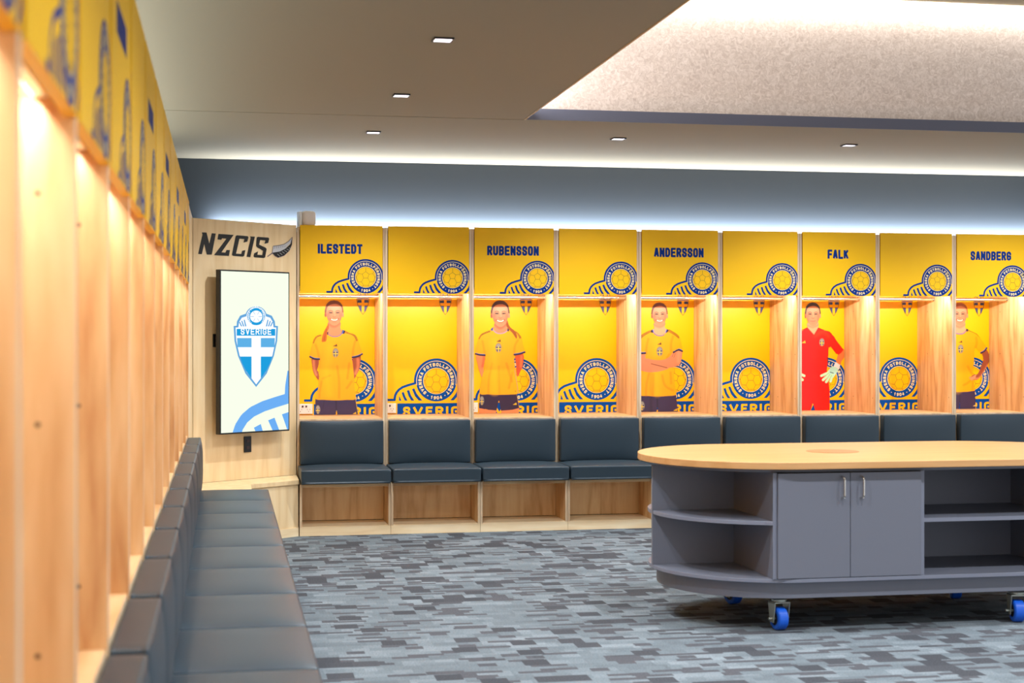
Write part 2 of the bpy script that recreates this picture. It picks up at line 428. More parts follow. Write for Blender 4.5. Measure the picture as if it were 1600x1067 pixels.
def emblem(g, cx, cz, r, blue, cream, yellow, band=True, base=0):
    """round football federation badge with its wings; r = outer radius"""
    P = lambda u, v: (cx + u * r, cz + v * r)
    g.ring(cx, cz, 0, r, blue, base + 1, -8, 188, 56)
    g.ring(cx, cz, 0, 0.905 * r, blue, base + 1)
    g.ring(cx, cz, 0.872 * r, 0.897 * r, cream, base + 2, -12, 192, 72)
    g.ring(cx, cz, 0, 0.588 * r, cream, base + 2)
    g.ring(cx, cz, 0, 0.565 * r, yellow, base + 3)
    g.ring(cx, cz, 0.535 * r, 0.548 * r, 'lines', base + 4)
    Q = lambda x, y: P((x - 728) / 315, (490 - y) / 315)
    ball = [[(728, 395), (785, 437), (765, 505), (690, 505), (668, 437), (728, 395)], [(728, 395), (728, 328)], [(785, 437), (855, 430), (890, 492), (862, 570), (800, 575)],
            [(668, 437), (600, 430), (566, 492), (594, 570), (655, 575)], [(765, 505), (800, 575), (770, 635), (690, 635), (655, 575), (690, 505)],
            [(690, 635), (662, 658)], [(770, 635), (796, 658)], [(855, 430), (862, 392)], [(600, 430), (594, 392)], [(566, 492), (555, 470)], [(890, 492), (900, 470)]]
    for b in ball: g.stroke([Q(*p) for p in b], 0.016 * r, 'lines', base + 4)
    # lettering round the ring
    txt = 'SVENSKA FOTBOLLF\u00d6RBUNDET'
    a0, a1 = 225.0, -46.0
    wts = [0.55 if c == ' ' else 1.0 for c in txt]
    tot = sum(wts) - 0.5 * (wts[0] + wts[-1]); acc = 0
    for i, c in enumerate(txt):
        ang = a0 + (a1 - a0) * acc / tot
        if i + 1 < len(txt): acc += 0.5 * (wts[i] + wts[i + 1])
        def fn(px, pz, ang=ang):
            t = R(ang); rr = 0.655 * r + pz
            return (cx + rr * math.cos(t) + px * math.sin(t), cz + rr * math.sin(t) - px * math.cos(t))
        glyph(g, c, 0.110 * r, 0.150 * r, 0.034 * r, fn, cream, base + 2)
    for i, c in enumerate('1904'):
        ang = -90 + (i - 1.5) * 10.5
        def fn(px, pz, ang=ang):
            t = R(ang); rr = 0.825 * r - pz
            return (cx + rr * math.cos(t) - px * math.sin(t), cz + rr * math.sin(t) + px * math.cos(t))
        glyph(g, c, 0.105 * r, 0.15 * r, 0.034 * r, fn, cream, base + 2)
    for ang in (-121, -59): g.ring(cx + .75 * r * math.cos(R(ang)), cz + .75 * r * math.sin(R(ang)), 0, .022 * r, cream, base + 2, n=10)
    # wings either side
    for sg in (1, -1):
        W = lambda x, y: P(sg * (x - 728) / 315, (490 - y) / 315)
        g.stroke([W(*p) for p in ((45, 750), (143, 750), (144, 725), (152, 685), (172, 645), (205, 607), (255, 574), (330, 547), (432, 519))], 0.104 * r, blue, base + 1)
        for st in (((205, 690), (240, 762), (203, 762)), ((240, 652), (268, 637), (295, 710), (325, 762), (285, 762), (258, 705)),
                   ((312, 624), (345, 612), (372, 690), (418, 762), (375, 762), (338, 700)),
                   ((385, 602), (418, 590), (450, 662), (487, 712), (532, 762), (480, 762), (430, 705))):
            g.poly([W(*p) for p in st], blue, base + 1)
    if band:
        g.rect(cx - 1.74 * r, cx + 1.74 * r, cz - 1.70 * r, cz - 0.985 * r, blue, base + 1)
        x = -1.485
        for c, wd in zip('SVERIGE', (.32, .44, .31, .35, .10, .38, .31)):
            glyph(g, c, wd * r, 0.43 * r, 0.10 * r, lambda px, pz, m=x + wd / 2: (cx + m * r + px, cz - 1.56 * r + pz), yellow, base + 2)
            x += wd + .125

def crest(g, fn, line, field, banner, q_top, q_low, base=0, letters=None, ball=None, ring=None):
    """national crest; fn maps drawing units (x about the centre line, y down from 255 to 745)"""
    def sym(half): return [(-x, y) for x, y in half] + [(x, y) for x, y in reversed(half)]
    out = [(58, 305), (92, 318), (110, 352), (112, 378), (129, 380), (124, 470), (104, 560), (62, 665), (0, 746)]
    half = [(0, 262)] + out
    full = [(-x, y) for x, y in out[:-1]] + [(0, 746)] + [(x, y) for x, y in reversed(out[:-1])]
    g.poly([fn(*p) for p in full], line, base + 1)
    def disc(r, key, lay, n=28): g.convex([fn(r * math.cos(2 * math.pi * i / n), 323 + r * math.sin(2 * math.pi * i / n)) for i in range(n)], key, lay)
    disc(62, line, base + 1)
    if ring:
        k0 = abs(fn(1, 0)[0] - fn(0, 0)[0]); c0 = fn(0, 323)
        for i, ch in enumerate('SVENSKA FOTBOLLF\u00d6RBUNDET'):
            a = R(225 - 271 * i / 23)
            def f2(px, pz, a=a):
                rr = 40 * k0 + pz
                return (c0[0] + rr * math.cos(a) + px * math.sin(a), c0[1] + rr * math.sin(a) - px * math.cos(a))
            glyph(g, ch, 7 * k0, 9 * k0, 2.2 * k0, f2, ring, base + 6)
        for i, ch in enumerate('1904'):
            a = R(-90 + (i - 1.5) * 11)
            def f3(px, pz, a=a):
                rr = 49 * k0 - pz
                return (c0[0] + rr * math.cos(a) - px * math.sin(a), c0[1] + rr * math.sin(a) + px * math.cos(a))
            glyph(g, ch, 7 * k0, 8 * k0, 2.2 * k0, f3, ring, base + 6)
    inn = [(57, 322), (82, 330), (98, 356), (102, 388), (118, 389), (114, 468), (95, 556), (55, 655), (0, 730)]
    full = [(-x, y) for x, y in inn[:-1]] + [(0, 730)] + [(x, y) for x, y in reversed(inn[:-1])]
    g.poly([fn(*p) for p in full], field, base + 2)
    disc(56, ball or line, base + 3); disc(52, banner, base + 4); disc(36, field, base + 5)
    for i in range(6):
        a = i * math.pi / 3
        g.stroke([fn(14 * math.cos(a), 323 + 14 * math.sin(a)), fn(34 * math.cos(a), 323 + 34 * math.sin(a))], abs(fn(2, 0)[0] - fn(0, 0)[0]), line, base + 6)
    for sg in (1, -1):
        for x0, x1 in ((66, 60), (80, 72), (93, 84)):
            g.convex([fn(sg * x0, 338 + (x0 - 60) * .5), fn(sg * (x0 + 6), 340 + (x0 - 60) * .5), fn(sg * (x1 + 4), 382), fn(sg * (x1 - 4), 382)], line, base + 3)
    g.poly([fn(*p) for p in ((-112, 397), (112, 397), (112, 438), (-112, 438))], banner, base + 3)
    if letters:
        k = abs(fn(1, 0)[0] - fn(0, 0)[0])
        x = -89
        for c in 'SVERIGE':
            wd = 6 if c == 'I' else 22
            bx = x + wd / 2
            b0 = fn(bx, 432)
            glyph(g, c, wd * k, 29 * k, 5.4 * k, lambda px, pz, b0=b0: (b0[0] + px, b0[1] + pz), letters, base + 4)
            x += wd + 6.6
    for sg in (1, -1):
        g.convex([fn(sg * 27, 452), fn(sg * 110, 452), fn(sg * 107, 507), fn(sg * 27, 507)], q_top, base + 3)
        g.poly([fn(sg * 27, 563), fn(sg * 93, 563), fn(sg * 80, 605), fn(sg * 58, 650), fn(sg * 27, 694)], q_low, base + 3)

# ------------------------------------------------------------------ painted photo prints (colour per mesh point)
def spline(pts, k=5, closed=True):
    P = np.array(pts, float); n = len(P); out = []
    rng = range(n) if closed else range(n - 1)
    for i in rng:
        if closed: a, b, c, d = P[i - 1], P[i], P[(i + 1) % n], P[(i + 2) % n]
        else: a, b, c, d = P[max(i - 1, 0)], P[i], P[i + 1], P[min(i + 2, n - 1)]
        for t in np.arange(k) / k:
            out.append(0.5 * (2 * b + (c - a) * t + (2 * a - 5 * b + 4 * c - d) * t * t + (3 * b - a - 3 * c + d) * t ** 3))
    if not closed: out.append(P[-1])
    return np.array(out)

class Paint:
    def __init__(s, u, v):
        s.u, s.v = u, v
        s.rgb = np.zeros(u.shape + (3,)); s.a = np.zeros(u.shape)
    def blend(s, al, col, body=True):
        c = s2l(col)
        s.rgb = s.rgb * (1 - al[..., None]) + c * al[..., None]
        if body: s.a = np.maximum(s.a, al)
    def dist(s, P, closed):
        d = np.full(s.u.shape, 1e9); n = len(P)
        for i in range(n if closed else n - 1):
            a, b = P[i], P[(i + 1) % n]; ab = b - a; l2 = (ab ** 2).sum() + 1e-9
            t = np.clip(((s.u - a[0]) * ab[0] + (s.v - a[1]) * ab[1]) / l2, 0, 1)
            d = np.minimum(d, np.hypot(s.u - a[0] - t * ab[0], s.v - a[1] - t * ab[1]))
        return d
    def poly(s, pts, col, soft=7, alpha=1.0, smooth=True, body=True):
        P = spline(pts) if smooth else np.array(pts, float)
        ins = np.zeros(s.u.shape, bool); n = len(P)
        for i in range(n):
            (x0, y0), (x1, y1) = P[i - 1], P[i]
            if y0 == y1: continue
            c = ((y0 > s.v) != (y1 > s.v)) & (s.u < (x1 - x0) * (s.v - y0) / (y1 - y0) + x0)
            ins ^= c
        d = s.dist(P, True); sd = np.where(ins, d, -d)
        s.blend(np.clip(sd / soft + 0.5, 0, 1) * alpha, col, body)
    def line(s, pts, wd, col, soft=6, alpha=1.0, smooth=True, body=False):
        P = spline(pts, closed=False) if smooth and len(pts) > 2 else np.array(pts, float)
        s.blend(np.clip((wd / 2 - s.dist(P, False)) / soft + 0.5, 0, 1) * alpha, col, body)
    def dot(s, cx, cy, rx, ry, col, soft=0.25, alpha=1.0, body=False):
        q = np.hypot((s.u - cx) / rx, (s.v - cy) / ry)
        s.blend(np.clip((1 - q) / soft + 0.5, 0, 1) * alpha, col, body)

SKIN, SKIN_D, SKIN_L = (212, 138, 100), (158, 80, 52), (230, 166, 126)
SHIRT, SHIRT_D, SHIRT_L = (247, 172, 0), (208, 118, 0), (254, 196, 14)
NAVY, SHORTS = (28, 24, 62), (56, 46, 84)

def head(p, cx, top, chin, hw, hair, smile=True, tan=0):
    """hair, face and features between the hair top and the chin"""
    h = chin - top
    X = lambda a: cx + a * hw
    Y = lambda b: top + b * h
    sk = tuple(c - tan for c in SKIN)
    p.poly([(X(-1.1), Y(.55)), (X(-1.12), Y(.36)), (X(-.95), Y(.16)), (X(-.55), Y(.03)), (X(0), Y(0)), (X(.55), Y(.04)), (X(.95), Y(.18)), (X(1.1), Y(.38)), (X(1.08), Y(.56)), (X(.6), Y(.7)), (X(-.6), Y(.7))], hair)
    for sg in (-1, 1): p.dot(X(sg * 1.04), Y(.58), hw * .13, h * .10, SKIN_D if sg < 0 else sk, body=True)
    p.poly([(X(-.90), Y(.36)), (X(-.66), Y(.21)), (X(-.2), Y(.15)), (X(.3), Y(.15)), (X(.72), Y(.22)), (X(.92), Y(.37)), (X(.95), Y(.58)), (X(.80), Y(.78)), (X(.46), Y(.94)), (X(.06), Y(1.0)), (X(-.38), Y(.95)), (X(-.76), Y(.79)), (X(-.94), Y(.58))], sk)
    p.dot(X(.1), Y(.34), hw * .62, h * .12, SKIN_L, .9, .6)
    p.dot(X(-.72), Y(.66), hw * .26, h * .22, SKIN_D, .9, .45)
    p.dot(X(.78), Y(.66), hw * .20, h * .22, SKIN_D, .9, .40)
    for sg in (-1, 1):
        p.dot(X(sg * .40), Y(.65), hw * .28, h * .07, (222, 132, 100), .9, .6)
        p.line([(X(sg * .62), Y(.43)), (X(sg * .42), Y(.405)), (X(sg * .20), Y(.435))], h * .028, (96, 52, 30), 8, .9)
        p.line([(X(sg * .58), Y(.495)), (X(sg * .40), Y(.482)), (X(sg * .24), Y(.498))], h * .042, (58, 30, 22), 7, 1.0)
        p.dot(X(sg * .40), Y(.497), hw * .085, h * .026, (46, 30, 30), .4)
    p.line([(X(.05), Y(.48)), (X(.10), Y(.62))], h * .03, SKIN_L, 10, .6)
    p.line([(X(-.16), Y(.655)), (X(0.0), Y(.675)), (X(.16), Y(.655))], h * .022, SKIN_D, 8, .8)
    if smile:
        p.line([(X(-.44), Y(.745)), (X(-.2), Y(.785)), (X(0.02), Y(.795)), (X(.24), Y(.785)), (X(.46), Y(.742))], h * .066, (190, 84, 66), 8)
        p.line([(X(-.34), Y(.755)), (X(-.15), Y(.782)), (X(0.02), Y(.788)), (X(.2), Y(.782)), (X(.36), Y(.752))], h * .036, (252, 244, 232), 6)
        p.line([(X(-.5), Y(.70)), (X(-.54), Y(.78))], h * .015, SKIN_D, 8, .5); p.line([(X(.52), Y(.70)), (X(.56), Y(.78))], h * .015, SKIN_D, 8, .5)
    else:
        p.line([(X(-.34), Y(.785)), (X(0), Y(.795)), (X(.34), Y(.78))], h * .034, (196, 98, 84), 7)
    p.line([(X(-.2), Y(.87)), (X(.2), Y(.87))], h * .02, SKIN_D, 12, .35)

def mark(p, cx, cy, s, col, col2=None):
    """three slanted bars in a triangle"""
    for x0, hh in ((-.95, .28), (-.45, .62), (.10, 1.0)):
        p.poly([(cx + s * (x0), cy + s * .5), (cx + s * (x0 + .62), cy + s * .5), (cx + s * (x0 + .62 - .30), cy + s * (.5 - hh * 1.05)), (cx + s * (x0 + .62 - .62), cy + s * (.5 - hh * .78))], col, 4, smooth=False)

def badge(p, cx, cy, rx, ry):
    p.dot(cx, cy, rx, ry, (104, 104, 108), .2); p.dot(cx, cy, rx * .84, ry * .88, (150, 152, 150), .2)
    for sx in (-1, 1):
        p.poly([(cx + sx * rx * .16, cy - ry * .18), (cx + sx * rx * .72, cy - ry * .18), (cx + sx * rx * .72, cy + ry * .08), (cx + sx * rx * .16, cy + ry * .08)], (52, 58, 104), 5, smooth=False)
        p.poly([(cx + sx * rx * .16, cy + ry * .30), (cx + sx * rx * .6, cy + ry * .30), (cx + sx * rx * .36, cy + ry * .68), (cx + sx * rx * .16, cy + ry * .8)], (52, 58, 104), 5, smooth=False)
    p.line([(cx, cy - ry * .2), (cx, cy + ry * .85)], rx * .26, (250, 214, 60), 5, smooth=False)
    p.line([(cx - rx * .75, cy + ry * .19), (cx + rx * .75, cy + ry * .19)], rx * .24, (250, 214, 60), 5, smooth=False)

def folds(p, lst, col=SHIRT_D, wd=28, al=.5):
    for f in lst: p.line(f, wd, col, 34, al)

def shoulder(p, pts):
    P = np.array(pts, float)
    for k in (-15, 0, 15):
        d = np.gradient(P, axis=0); nrm = np.stack([-d[:, 1], d[:, 0]], 1); nrm /= np.linalg.norm(nrm, axis=1)[:, None]
        p.line([tuple(q) for q in P + nrm * k], 9, (44, 22, 10), 5, 1.0)

def cuff(p, a, b, c=None):
    pts = [a, c, b] if c else [a, b]
    up = [(x, y - 15) for x, y in pts]
    p.line(pts, 30, NAVY, 6, body=True); p.line(up, 10, (96, 120, 200), 6, .9)

def player_one(p):
    p.poly([(238, 1060), (352, 1080), (346, 1200), (326, 1260), (352, 1300), (352, 1425), (305, 1375), (262, 1290), (242, 1180)], SKIN_D)
    p.line([(268, 1110), (275, 1230), (310, 1340)], 40, SKIN, 30, .8)
    p.poly([(918, 1060), (1045, 1010), (1047, 1140), (1038, 1225), (990, 1330), (938, 1410), (922, 1250)], SKIN_D)
    p.line([(1005, 1080), (1005, 1210), (965, 1320)], 44, (222, 138, 98), 34, .8)
    p.poly([(292, 1735), (640, 1755), (968, 1735), (1000, 1900), (1012, 2040), (668, 2040), (648, 1925), (632, 2040), (298, 2040), (290, 1900)], SHORTS, smooth=False)
    p.line([(640, 1770), (645, 1930)], 26, (36, 28, 52), 20, .7); p.line([(440, 1780), (420, 1900)], 14, (40, 32, 60), 14, .6)
    p.line([(968, 1745), (1008, 1990)], 8, (250, 214, 60), 6); badge(p, 338, 1918, 40, 74); mark(p, 955, 1975, 34, (250, 200, 30))
    p.poly([(512, 460), (505, 560), (495, 640), (520, 690), (590, 718), (650, 716), (720, 688), (755, 630), (716, 560), (706, 450)], SKIN)
    p.line([(530, 500), (610, 535), (690, 490)], 46, SKIN_D, 34, .5)
    p.poly([(498, 645), (400, 664), (315, 690), (262, 762), (222, 930), (202, 1030), (280, 1062), (360, 1072), (366, 1150), (356, 1400), (332, 1600), (296, 1738), (450, 1756), (640, 1764), (820, 1756), (965, 1738), (950, 1550), (944, 1400), (918, 1150), (912, 1050), (1000, 1030), (1080, 990), (1052, 900), (1012, 765), (962, 672), (880, 642), (790, 602), (748, 590), (752, 640), (712, 684), (650, 708), (590, 708), (530, 684)], SHIRT)
    folds(p, [[(360, 1080), (330, 930), (300, 840)], [(915, 1050), (930, 900), (960, 780)], [(400, 1450), (370, 1600), (360, 1720)], [(660, 1200), (690, 1450), (690, 1720)], [(860, 1150), (830, 1400)], [(900, 1450), (820, 1560)], [(420, 1400), (540, 1350)]])
    p.line([(540, 900), (480, 1250), (520, 1650)], 120, SHIRT_L, 90, .4)
    shoulder(p, [(388, 672), (312, 700), (268, 765), (252, 810)]); shoulder(p, [(800, 624), (890, 648), (955, 690), (995, 770)])
    p.line([(506, 664), (560, 694), (620, 704), (690, 690), (742, 640)], 13, (92, 106, 176), 5)
    p.poly([(742, 585), (800, 605), (778, 660), (735, 645)], NAVY, smooth=False); p.line([(762, 596), (745, 648)], 18, (70, 100, 200), 6)
    p.poly([(485, 630), (512, 622), (508, 672), (484, 668)], NAVY, smooth=False)
    cuff(p, (206, 1040), (360, 1078), (280, 1072)); cuff(p, (914, 1050), (1078, 994), (1000, 1032))
    head(p, 610, 98, 518, 140, (120, 60, 26))
    p.poly([(512, 490), (462, 570), (422, 660), (400, 775), (430, 792), (476, 772), (488, 690), (494, 620), (520, 560)], (176, 92, 20))
    p.line([(480, 580), (440, 760)], 12, (128, 60, 18), 10, .7)
    mark(p, 632, 845, 42, (44, 22, 18)); badge(p, 633, 972, 50, 78)

def player_two(p):
    TAN, TAN_D = (236, 140, 86), (206, 84, 40)
    p.poly([(98, 1010), (236, 1010), (232, 1150), (222, 1210), (216, 1300), (186, 1375), (150, 1290), (114, 1150)], TAN); p.line([(225, 1040), (200, 1200)], 34, TAN_D, 30, .7)
    p.poly([(748, 1010), (880, 990), (876, 1180), (830, 1290), (785, 1375), (762, 1300), (758, 1180)], TAN_D); p.line([(850, 1030), (840, 1200)], 34, TAN, 30, .6)
    p.poly([(142, 1890), (290, 1920), (437, 1925), (412, 2050), (140, 2050)], TAN, smooth=False); p.poly([(508, 1930), (650, 1925), (817, 1885), (788, 2050), (528, 2050)], TAN, smooth=False)
    p.poly([(153, 1640), (480, 1666), (772, 1650), (802, 1800), (818, 1892), (700, 1922), (506, 1938), (474, 1760), (437, 1934), (300, 1922), (148, 1888)], (48, 34, 66), smooth=False)
    badge(p, 190, 1770, 38, 76); mark(p, 745, 1820, 36, (250, 200, 30)); p.line([(772, 1660), (815, 1880)], 7, (236, 190, 60), 5)
    p.poly([(408, 470), (395, 560), (368, 592), (420, 642), (500, 660), (580, 634), (635, 585), (606, 540), (602, 440)], SKIN)
    p.line([(415, 510), (495, 560), (590, 505)], 44, SKIN_D, 30, .6)
    p.poly([(386, 542), (330, 590), (230, 630), (165, 672), (122, 765), (82, 985), (160, 1005), (238, 1008), (242, 1100), (226, 1250), (182, 1420), (155, 1648), (300, 1664), (480, 1672), (650, 1668), (796, 1655), (800, 1600), (784, 1480), (748, 1250), (727, 1050), (730, 990), (820, 985), (905, 960), (880, 850), (850, 712), (790, 632), (730, 600), (640, 572), (590, 630), (500, 652), (420, 636)], SHIRT)
    folds(p, [[(240, 1010), (220, 880), (200, 780)], [(728, 1000), (740, 860), (790, 760)], [(360, 1150), (310, 1400), (300, 1640)], [(470, 1200), (480, 1640)], [(600, 1150), (690, 1450)], [(700, 1300), (640, 1560)]])
    p.line([(400, 800), (400, 1200), (400, 1600)], 130, SHIRT_L, 100, .5)
    p.line([(735, 1250), (775, 1480), (795, 1650)], 8, (120, 120, 150), 8, .7)
    shoulder(p, [(325, 606), (230, 640), (165, 680), (134, 735)]); shoulder(p, [(750, 612), (800, 650), (835, 730)])
    p.line([(375, 590), (430, 638), (500, 652), (580, 630), (632, 580)], 14, (150, 140, 200), 5)
    p.poly([(385, 535), (335, 575), (340, 605), (372, 600)], (70, 76, 160), smooth=False); p.poly([(620, 560), (650, 580), (638, 622), (612, 604)], NAVY, smooth=False)
    cuff(p, (84, 990), (238, 1012), (160, 1008)); cuff(p, (732, 1004), (906, 962), (820, 990))
    p.poly([(604, 440), (598, 520), (640, 585), (700, 645), (762, 735), (776, 690), (742, 610), (672, 550), (640, 500), (622, 440)], (150, 78, 22))
    head(p, 497, 100, 542, 140, (74, 34, 26))
    mark(p, 478, 768, 40, (34, 22, 30)); badge(p, 467, 888, 52, 78); p.dot(748, 1612, 9, 11, (150, 110, 30))

def player_three(p):
    p.poly([(30, 1660), (340, 1692), (652, 1665), (668, 1800), (692, 2040), (362, 2040), (340, 1868), (318, 2040), (0, 2040)], SHORTS, smooth=False)
    badge(p, 84, 1856, 46, 80); mark(p, 645, 1920, 36, (250, 200, 30)); p.line([(340, 1710), (342, 1870)], 24, (34, 28, 52), 18, .7)
    p.poly([(290, 470), (285, 560), (250, 604), (310, 672), (390, 696), (462, 664), (505, 592), (466, 540), (466, 460)], SKIN_L)
    p.line([(300, 510), (380, 540), (460, 500)], 40, SKIN_D, 30, .45)
    p.poly([(236, 588), (140, 632), (58, 684), (10, 780), (-14, 960), (60, 985), (142, 988), (150, 1100), (100, 1250), (60, 1420), (40, 1664), (180, 1690), (340, 1700), (500, 1692), (652, 1670), (640, 1560), (622, 1400), (616, 1250), (596, 1050), (618, 940), (690, 905), (756, 926), (738, 800), (702, 692), (600, 612), (516, 580), (472, 662), (390, 690), (312, 668), (258, 604)], SHIRT)
    folds(p, [[(150, 980), (165, 850), (190, 740)], [(570, 980), (570, 820), (600, 700)], [(540, 1000), (500, 1060)], [(200, 1320), (160, 1500), (150, 1680)], [(420, 1350), (470, 1520), (600, 1600)], [(560, 1300), (570, 1480)], [(280, 1330), (270, 1680)]])
    p.line([(330, 760), (320, 1000)], 110, SHIRT_L, 90, .4); p.line([(330, 1350), (340, 1650)], 100, SHIRT_L, 80, .4)
    shoulder(p, [(225, 610), (150, 650), (90, 690), (50, 730)]); shoulder(p, [(525, 600), (600, 640), (660, 680), (705, 720)])
    p.line([(256, 604), (310, 668), (390, 690), (466, 664), (504, 600)], 14, (100, 104, 170), 5)
    p.poly([(258, 578), (228, 605), (240, 640), (276, 636)], NAVY, smooth=False); p.poly([(498, 572), (528, 590), (512, 632), (484, 636)], NAVY, smooth=False)
    p.line([(266, 590), (280, 634)], 14, (110, 120, 220), 6); p.line([(492, 590), (478, 634)], 14, (110, 120, 220), 6)
    p.poly([(-26, 985), (60, 1000), (140, 992), (156, 1080), (250, 1135), (400, 1185), (530, 1222), (470, 1258), (340, 1288), (200, 1296), (60, 1268), (-36, 1240)], (224, 140, 100))
    p.line([(60, 1040), (80, 1180), (330, 1250)], 50, SKIN, 40, .5)
    p.poly([(640, 940), (745, 935), (756, 1000), (722, 1160), (640, 1204), (480, 1222), (300, 1162), (128, 1116), (160, 1066), (280, 1090), (430, 1090), (530, 1048), (590, 975)], SKIN)
    p.line([(240, 1155), (380, 1190), (500, 1222)], 12, (90, 46, 24), 8, .8); p.line([(700, 980), (690, 1120)], 50, SKIN_L, 40, .5)
    p.line([(620, 970), (585, 1040)], 8, SKIN_D, 6, .8); p.line([(640, 980), (615, 1050)], 8, SKIN_D, 6, .8)
    cuff(p, (-20, 968), (140, 978), (60, 980)); cuff(p, (612, 962), (756, 944), (690, 922))
    head(p, 378, 136, 528, 122, (110, 52, 30), tan=-4)
    mark(p, 382, 818, 40, (44, 26, 30)); badge(p, 380, 948, 52, 78)

def player_four(p):
    RED, RED_D = (236, 16, 10), (176, 6, 8)
    p.poly([(690, 985), (772, 905), (802, 1000), (790, 1045), (742, 1120), (716, 1190), (655, 1135)], (222, 118, 62))
    p.poly([(-245, 905), (-160, 985), (-125, 1135), (-186, 1190), (-212, 1120), (-262, 1045), (-272, 1000)], (222, 118, 62))
    p.poly([(178, 470), (178, 556), (228, 625), (284, 676), (330, 610), (356, 556), (350, 460)], SKIN_L); p.line([(190, 520), (265, 545), (345, 510)], 36, SKIN_D, 28, .4)
    right = [(356, 548), (450, 588), (548, 618), (620, 700), (668, 778), (778, 918), (742, 968), (690, 1006), (648, 986), (562, 872), (528, 890), (520, 1100), (500, 1260), (536, 1500), (548, 1640), (548, 1980), (310, 1980), (266, 1810)]
    left = [(528 - x, y) for x, y in right]
    p.poly(right + [(214, 1980)] + list(reversed(left[:-2])) + [(284, 672)], RED, smooth=False)
    folds(p, [[(560, 870), (520, 760), (500, 690)], [(500, 1150), (430, 1300), (400, 1340)], [(240, 1680), (260, 1800)], [(100, 1560), (300, 1545), (500, 1580)], [(150, 1450), (360, 1480)]], RED_D, 22, .55)
    p.line([(300, 690), (440, 620), (520, 700)], 60, (255, 60, 20), 50, .5); p.line([(250, 1000), (260, 1300)], 150, (255, 20, 14), 110, .5)
    p.line([(505, 1050), (515, 1130)], 18, (60, 10, 20), 14, .8)
    p.line([(455, 594), (548, 604)], 14, (250, 130, 70), 8, .9); p.line([(70, 590), (96, 600)], 12, (250, 150, 70), 8, .9); p.line([(640, 735), (676, 772)], 10, (250, 120, 60), 8, .8)
    G, GD = (184, 230, 186), (120, 170, 130)
    for sx in (1, -1):
        X = (lambda x: x) if sx == 1 else (lambda x: 528 - x)
        p.poly([(X(640), 1120), (X(722), 1176), (X(704), 1256), (X(606), 1204)], (222, 226, 232), smooth=False)
        p.poly([(X(600), 1196), (X(690), 1250), (X(640), 1340), (X(590), 1400), (X(520), 1380), (X(490), 1320), (X(540), 1240)], (176, 226, 214))
        for a, b in (((520, 1305), (408, 1355)), ((530, 1340), (436, 1424)), ((556, 1360), (488, 1458)), ((596, 1340), (560, 1450))):
            p.line([(X(a[0]), a[1]), (X(b[0]), b[1])], 42, G, 7, body=True)
        p.line([(X(550), 1330), (X(500), 1410)], 6, GD, 5, .8); p.line([(X(530), 1310), (X(455), 1370)], 6, GD, 5, .8); p.line([(X(580), 1345), (X(530), 1430)], 6, GD, 5, .8)
        p.line([(X(555), 1295), (X(608), 1312)], 12, (40, 50, 60), 6)
    mark(p, 115, 790, 44, (246, 196, 60)); badge(p, 416, 796, 44, 66)
    head(p, 266, 134, 528, 118, (58, 30, 22), smile=False)

def player_five(p):
    p.poly([(-52, 1612), (130, 1624), (462, 1606), (470, 1750), (474, 2040), (214, 2040), (206, 1800), (182, 2040), (-62, 2040)], SHORTS, smooth=False)
    p.line([(206, 1640), (206, 1800)], 22, (40, 30, 56), 18, .6); mark(p, 462, 1845, 34, (250, 206, 120))
    X2 = lambda pts: [(410 - x, y) for x, y in pts]
    arm = [(580, 975), (650, 915), (702, 1020), (707, 1080), (672, 1180), (602, 1302), (540, 1390), (480, 1425), (392, 1412), (380, 1388), (440, 1332), (498, 1330), (560, 1200), (598, 1080)]
    neck = [(122, 460), (120, 560), (90, 596), (140, 650), (206, 668), (280, 650), (325, 590), (296, 540), (292, 460)]
    p.poly(neck, SKIN_L); p.line([(130, 510), (206, 545), (284, 505)], 38, SKIN_D, 30, .45)
    right = [(312, 572), (420, 620), (490, 650), (545, 718), (600, 800), (660, 884), (612, 940), (556, 978), (512, 930), (466, 892), (452, 940), (446, 1100), (428, 1300), (442, 1480), (462, 1604), (330, 1622), (205, 1626)]
    p.poly(right + list(reversed(X2(right[:-1]))) + [(140, 648), (206, 664), (274, 648)], SHIRT, smooth=False)
    folds(p, [[(470, 890), (490, 800), (480, 720)], [(430, 1400), (330, 1480), (270, 1510)], [(410, 1330), (340, 1200)], [(-60, 890), (-80, 780)], [(430, 1420), (420, 1590)]])
    p.line([(180, 760), (170, 1200), (170, 1580)], 120, SHIRT_L, 90, .4)
    p.line([(345, 590), (420, 626), (485, 660), (542, 716)], 8, (90, 52, 10), 5); p.line([(350, 600), (440, 634)], 8, (90, 52, 10), 5)
    p.line(X2([(345, 590), (420, 626), (485, 660), (542, 716)]), 8, (90, 52, 10), 5)
    p.line([(98, 600), (140, 646), (206, 660), (276, 644), (322, 590)], 14, (120, 104, 180), 5)
    p.poly([(312, 566), (350, 578), (342, 622), (312, 612)], NAVY, smooth=False); p.poly(X2([(312, 566), (350, 578), (342, 622), (312, 612)]), NAVY, smooth=False)
    for a in (arm, X2(arm)):
        p.poly(a, SKIN_D); p.line([a[4], a[6], a[9]] if a is arm else [a[4], a[6], a[9]], 34, (222, 140, 96), 26, .8)
    for k in (0, 20, 40): p.line([(470 - k * .2, 1345 + k), (388 + k * .4, 1400 + k * .6)], 20, (226, 150, 108), 10, .9)
    cuff(p, (560, 976), (656, 892), (612, 944)); cuff(p, (-150, 976), (-246, 892), (-202, 944))
    head(p, 208, 138, 520, 122, (168, 84, 40), tan=-4)
    mark(p, 224, 786, 36, (50, 28, 20)); badge(p, 222, 908, 46, 72)

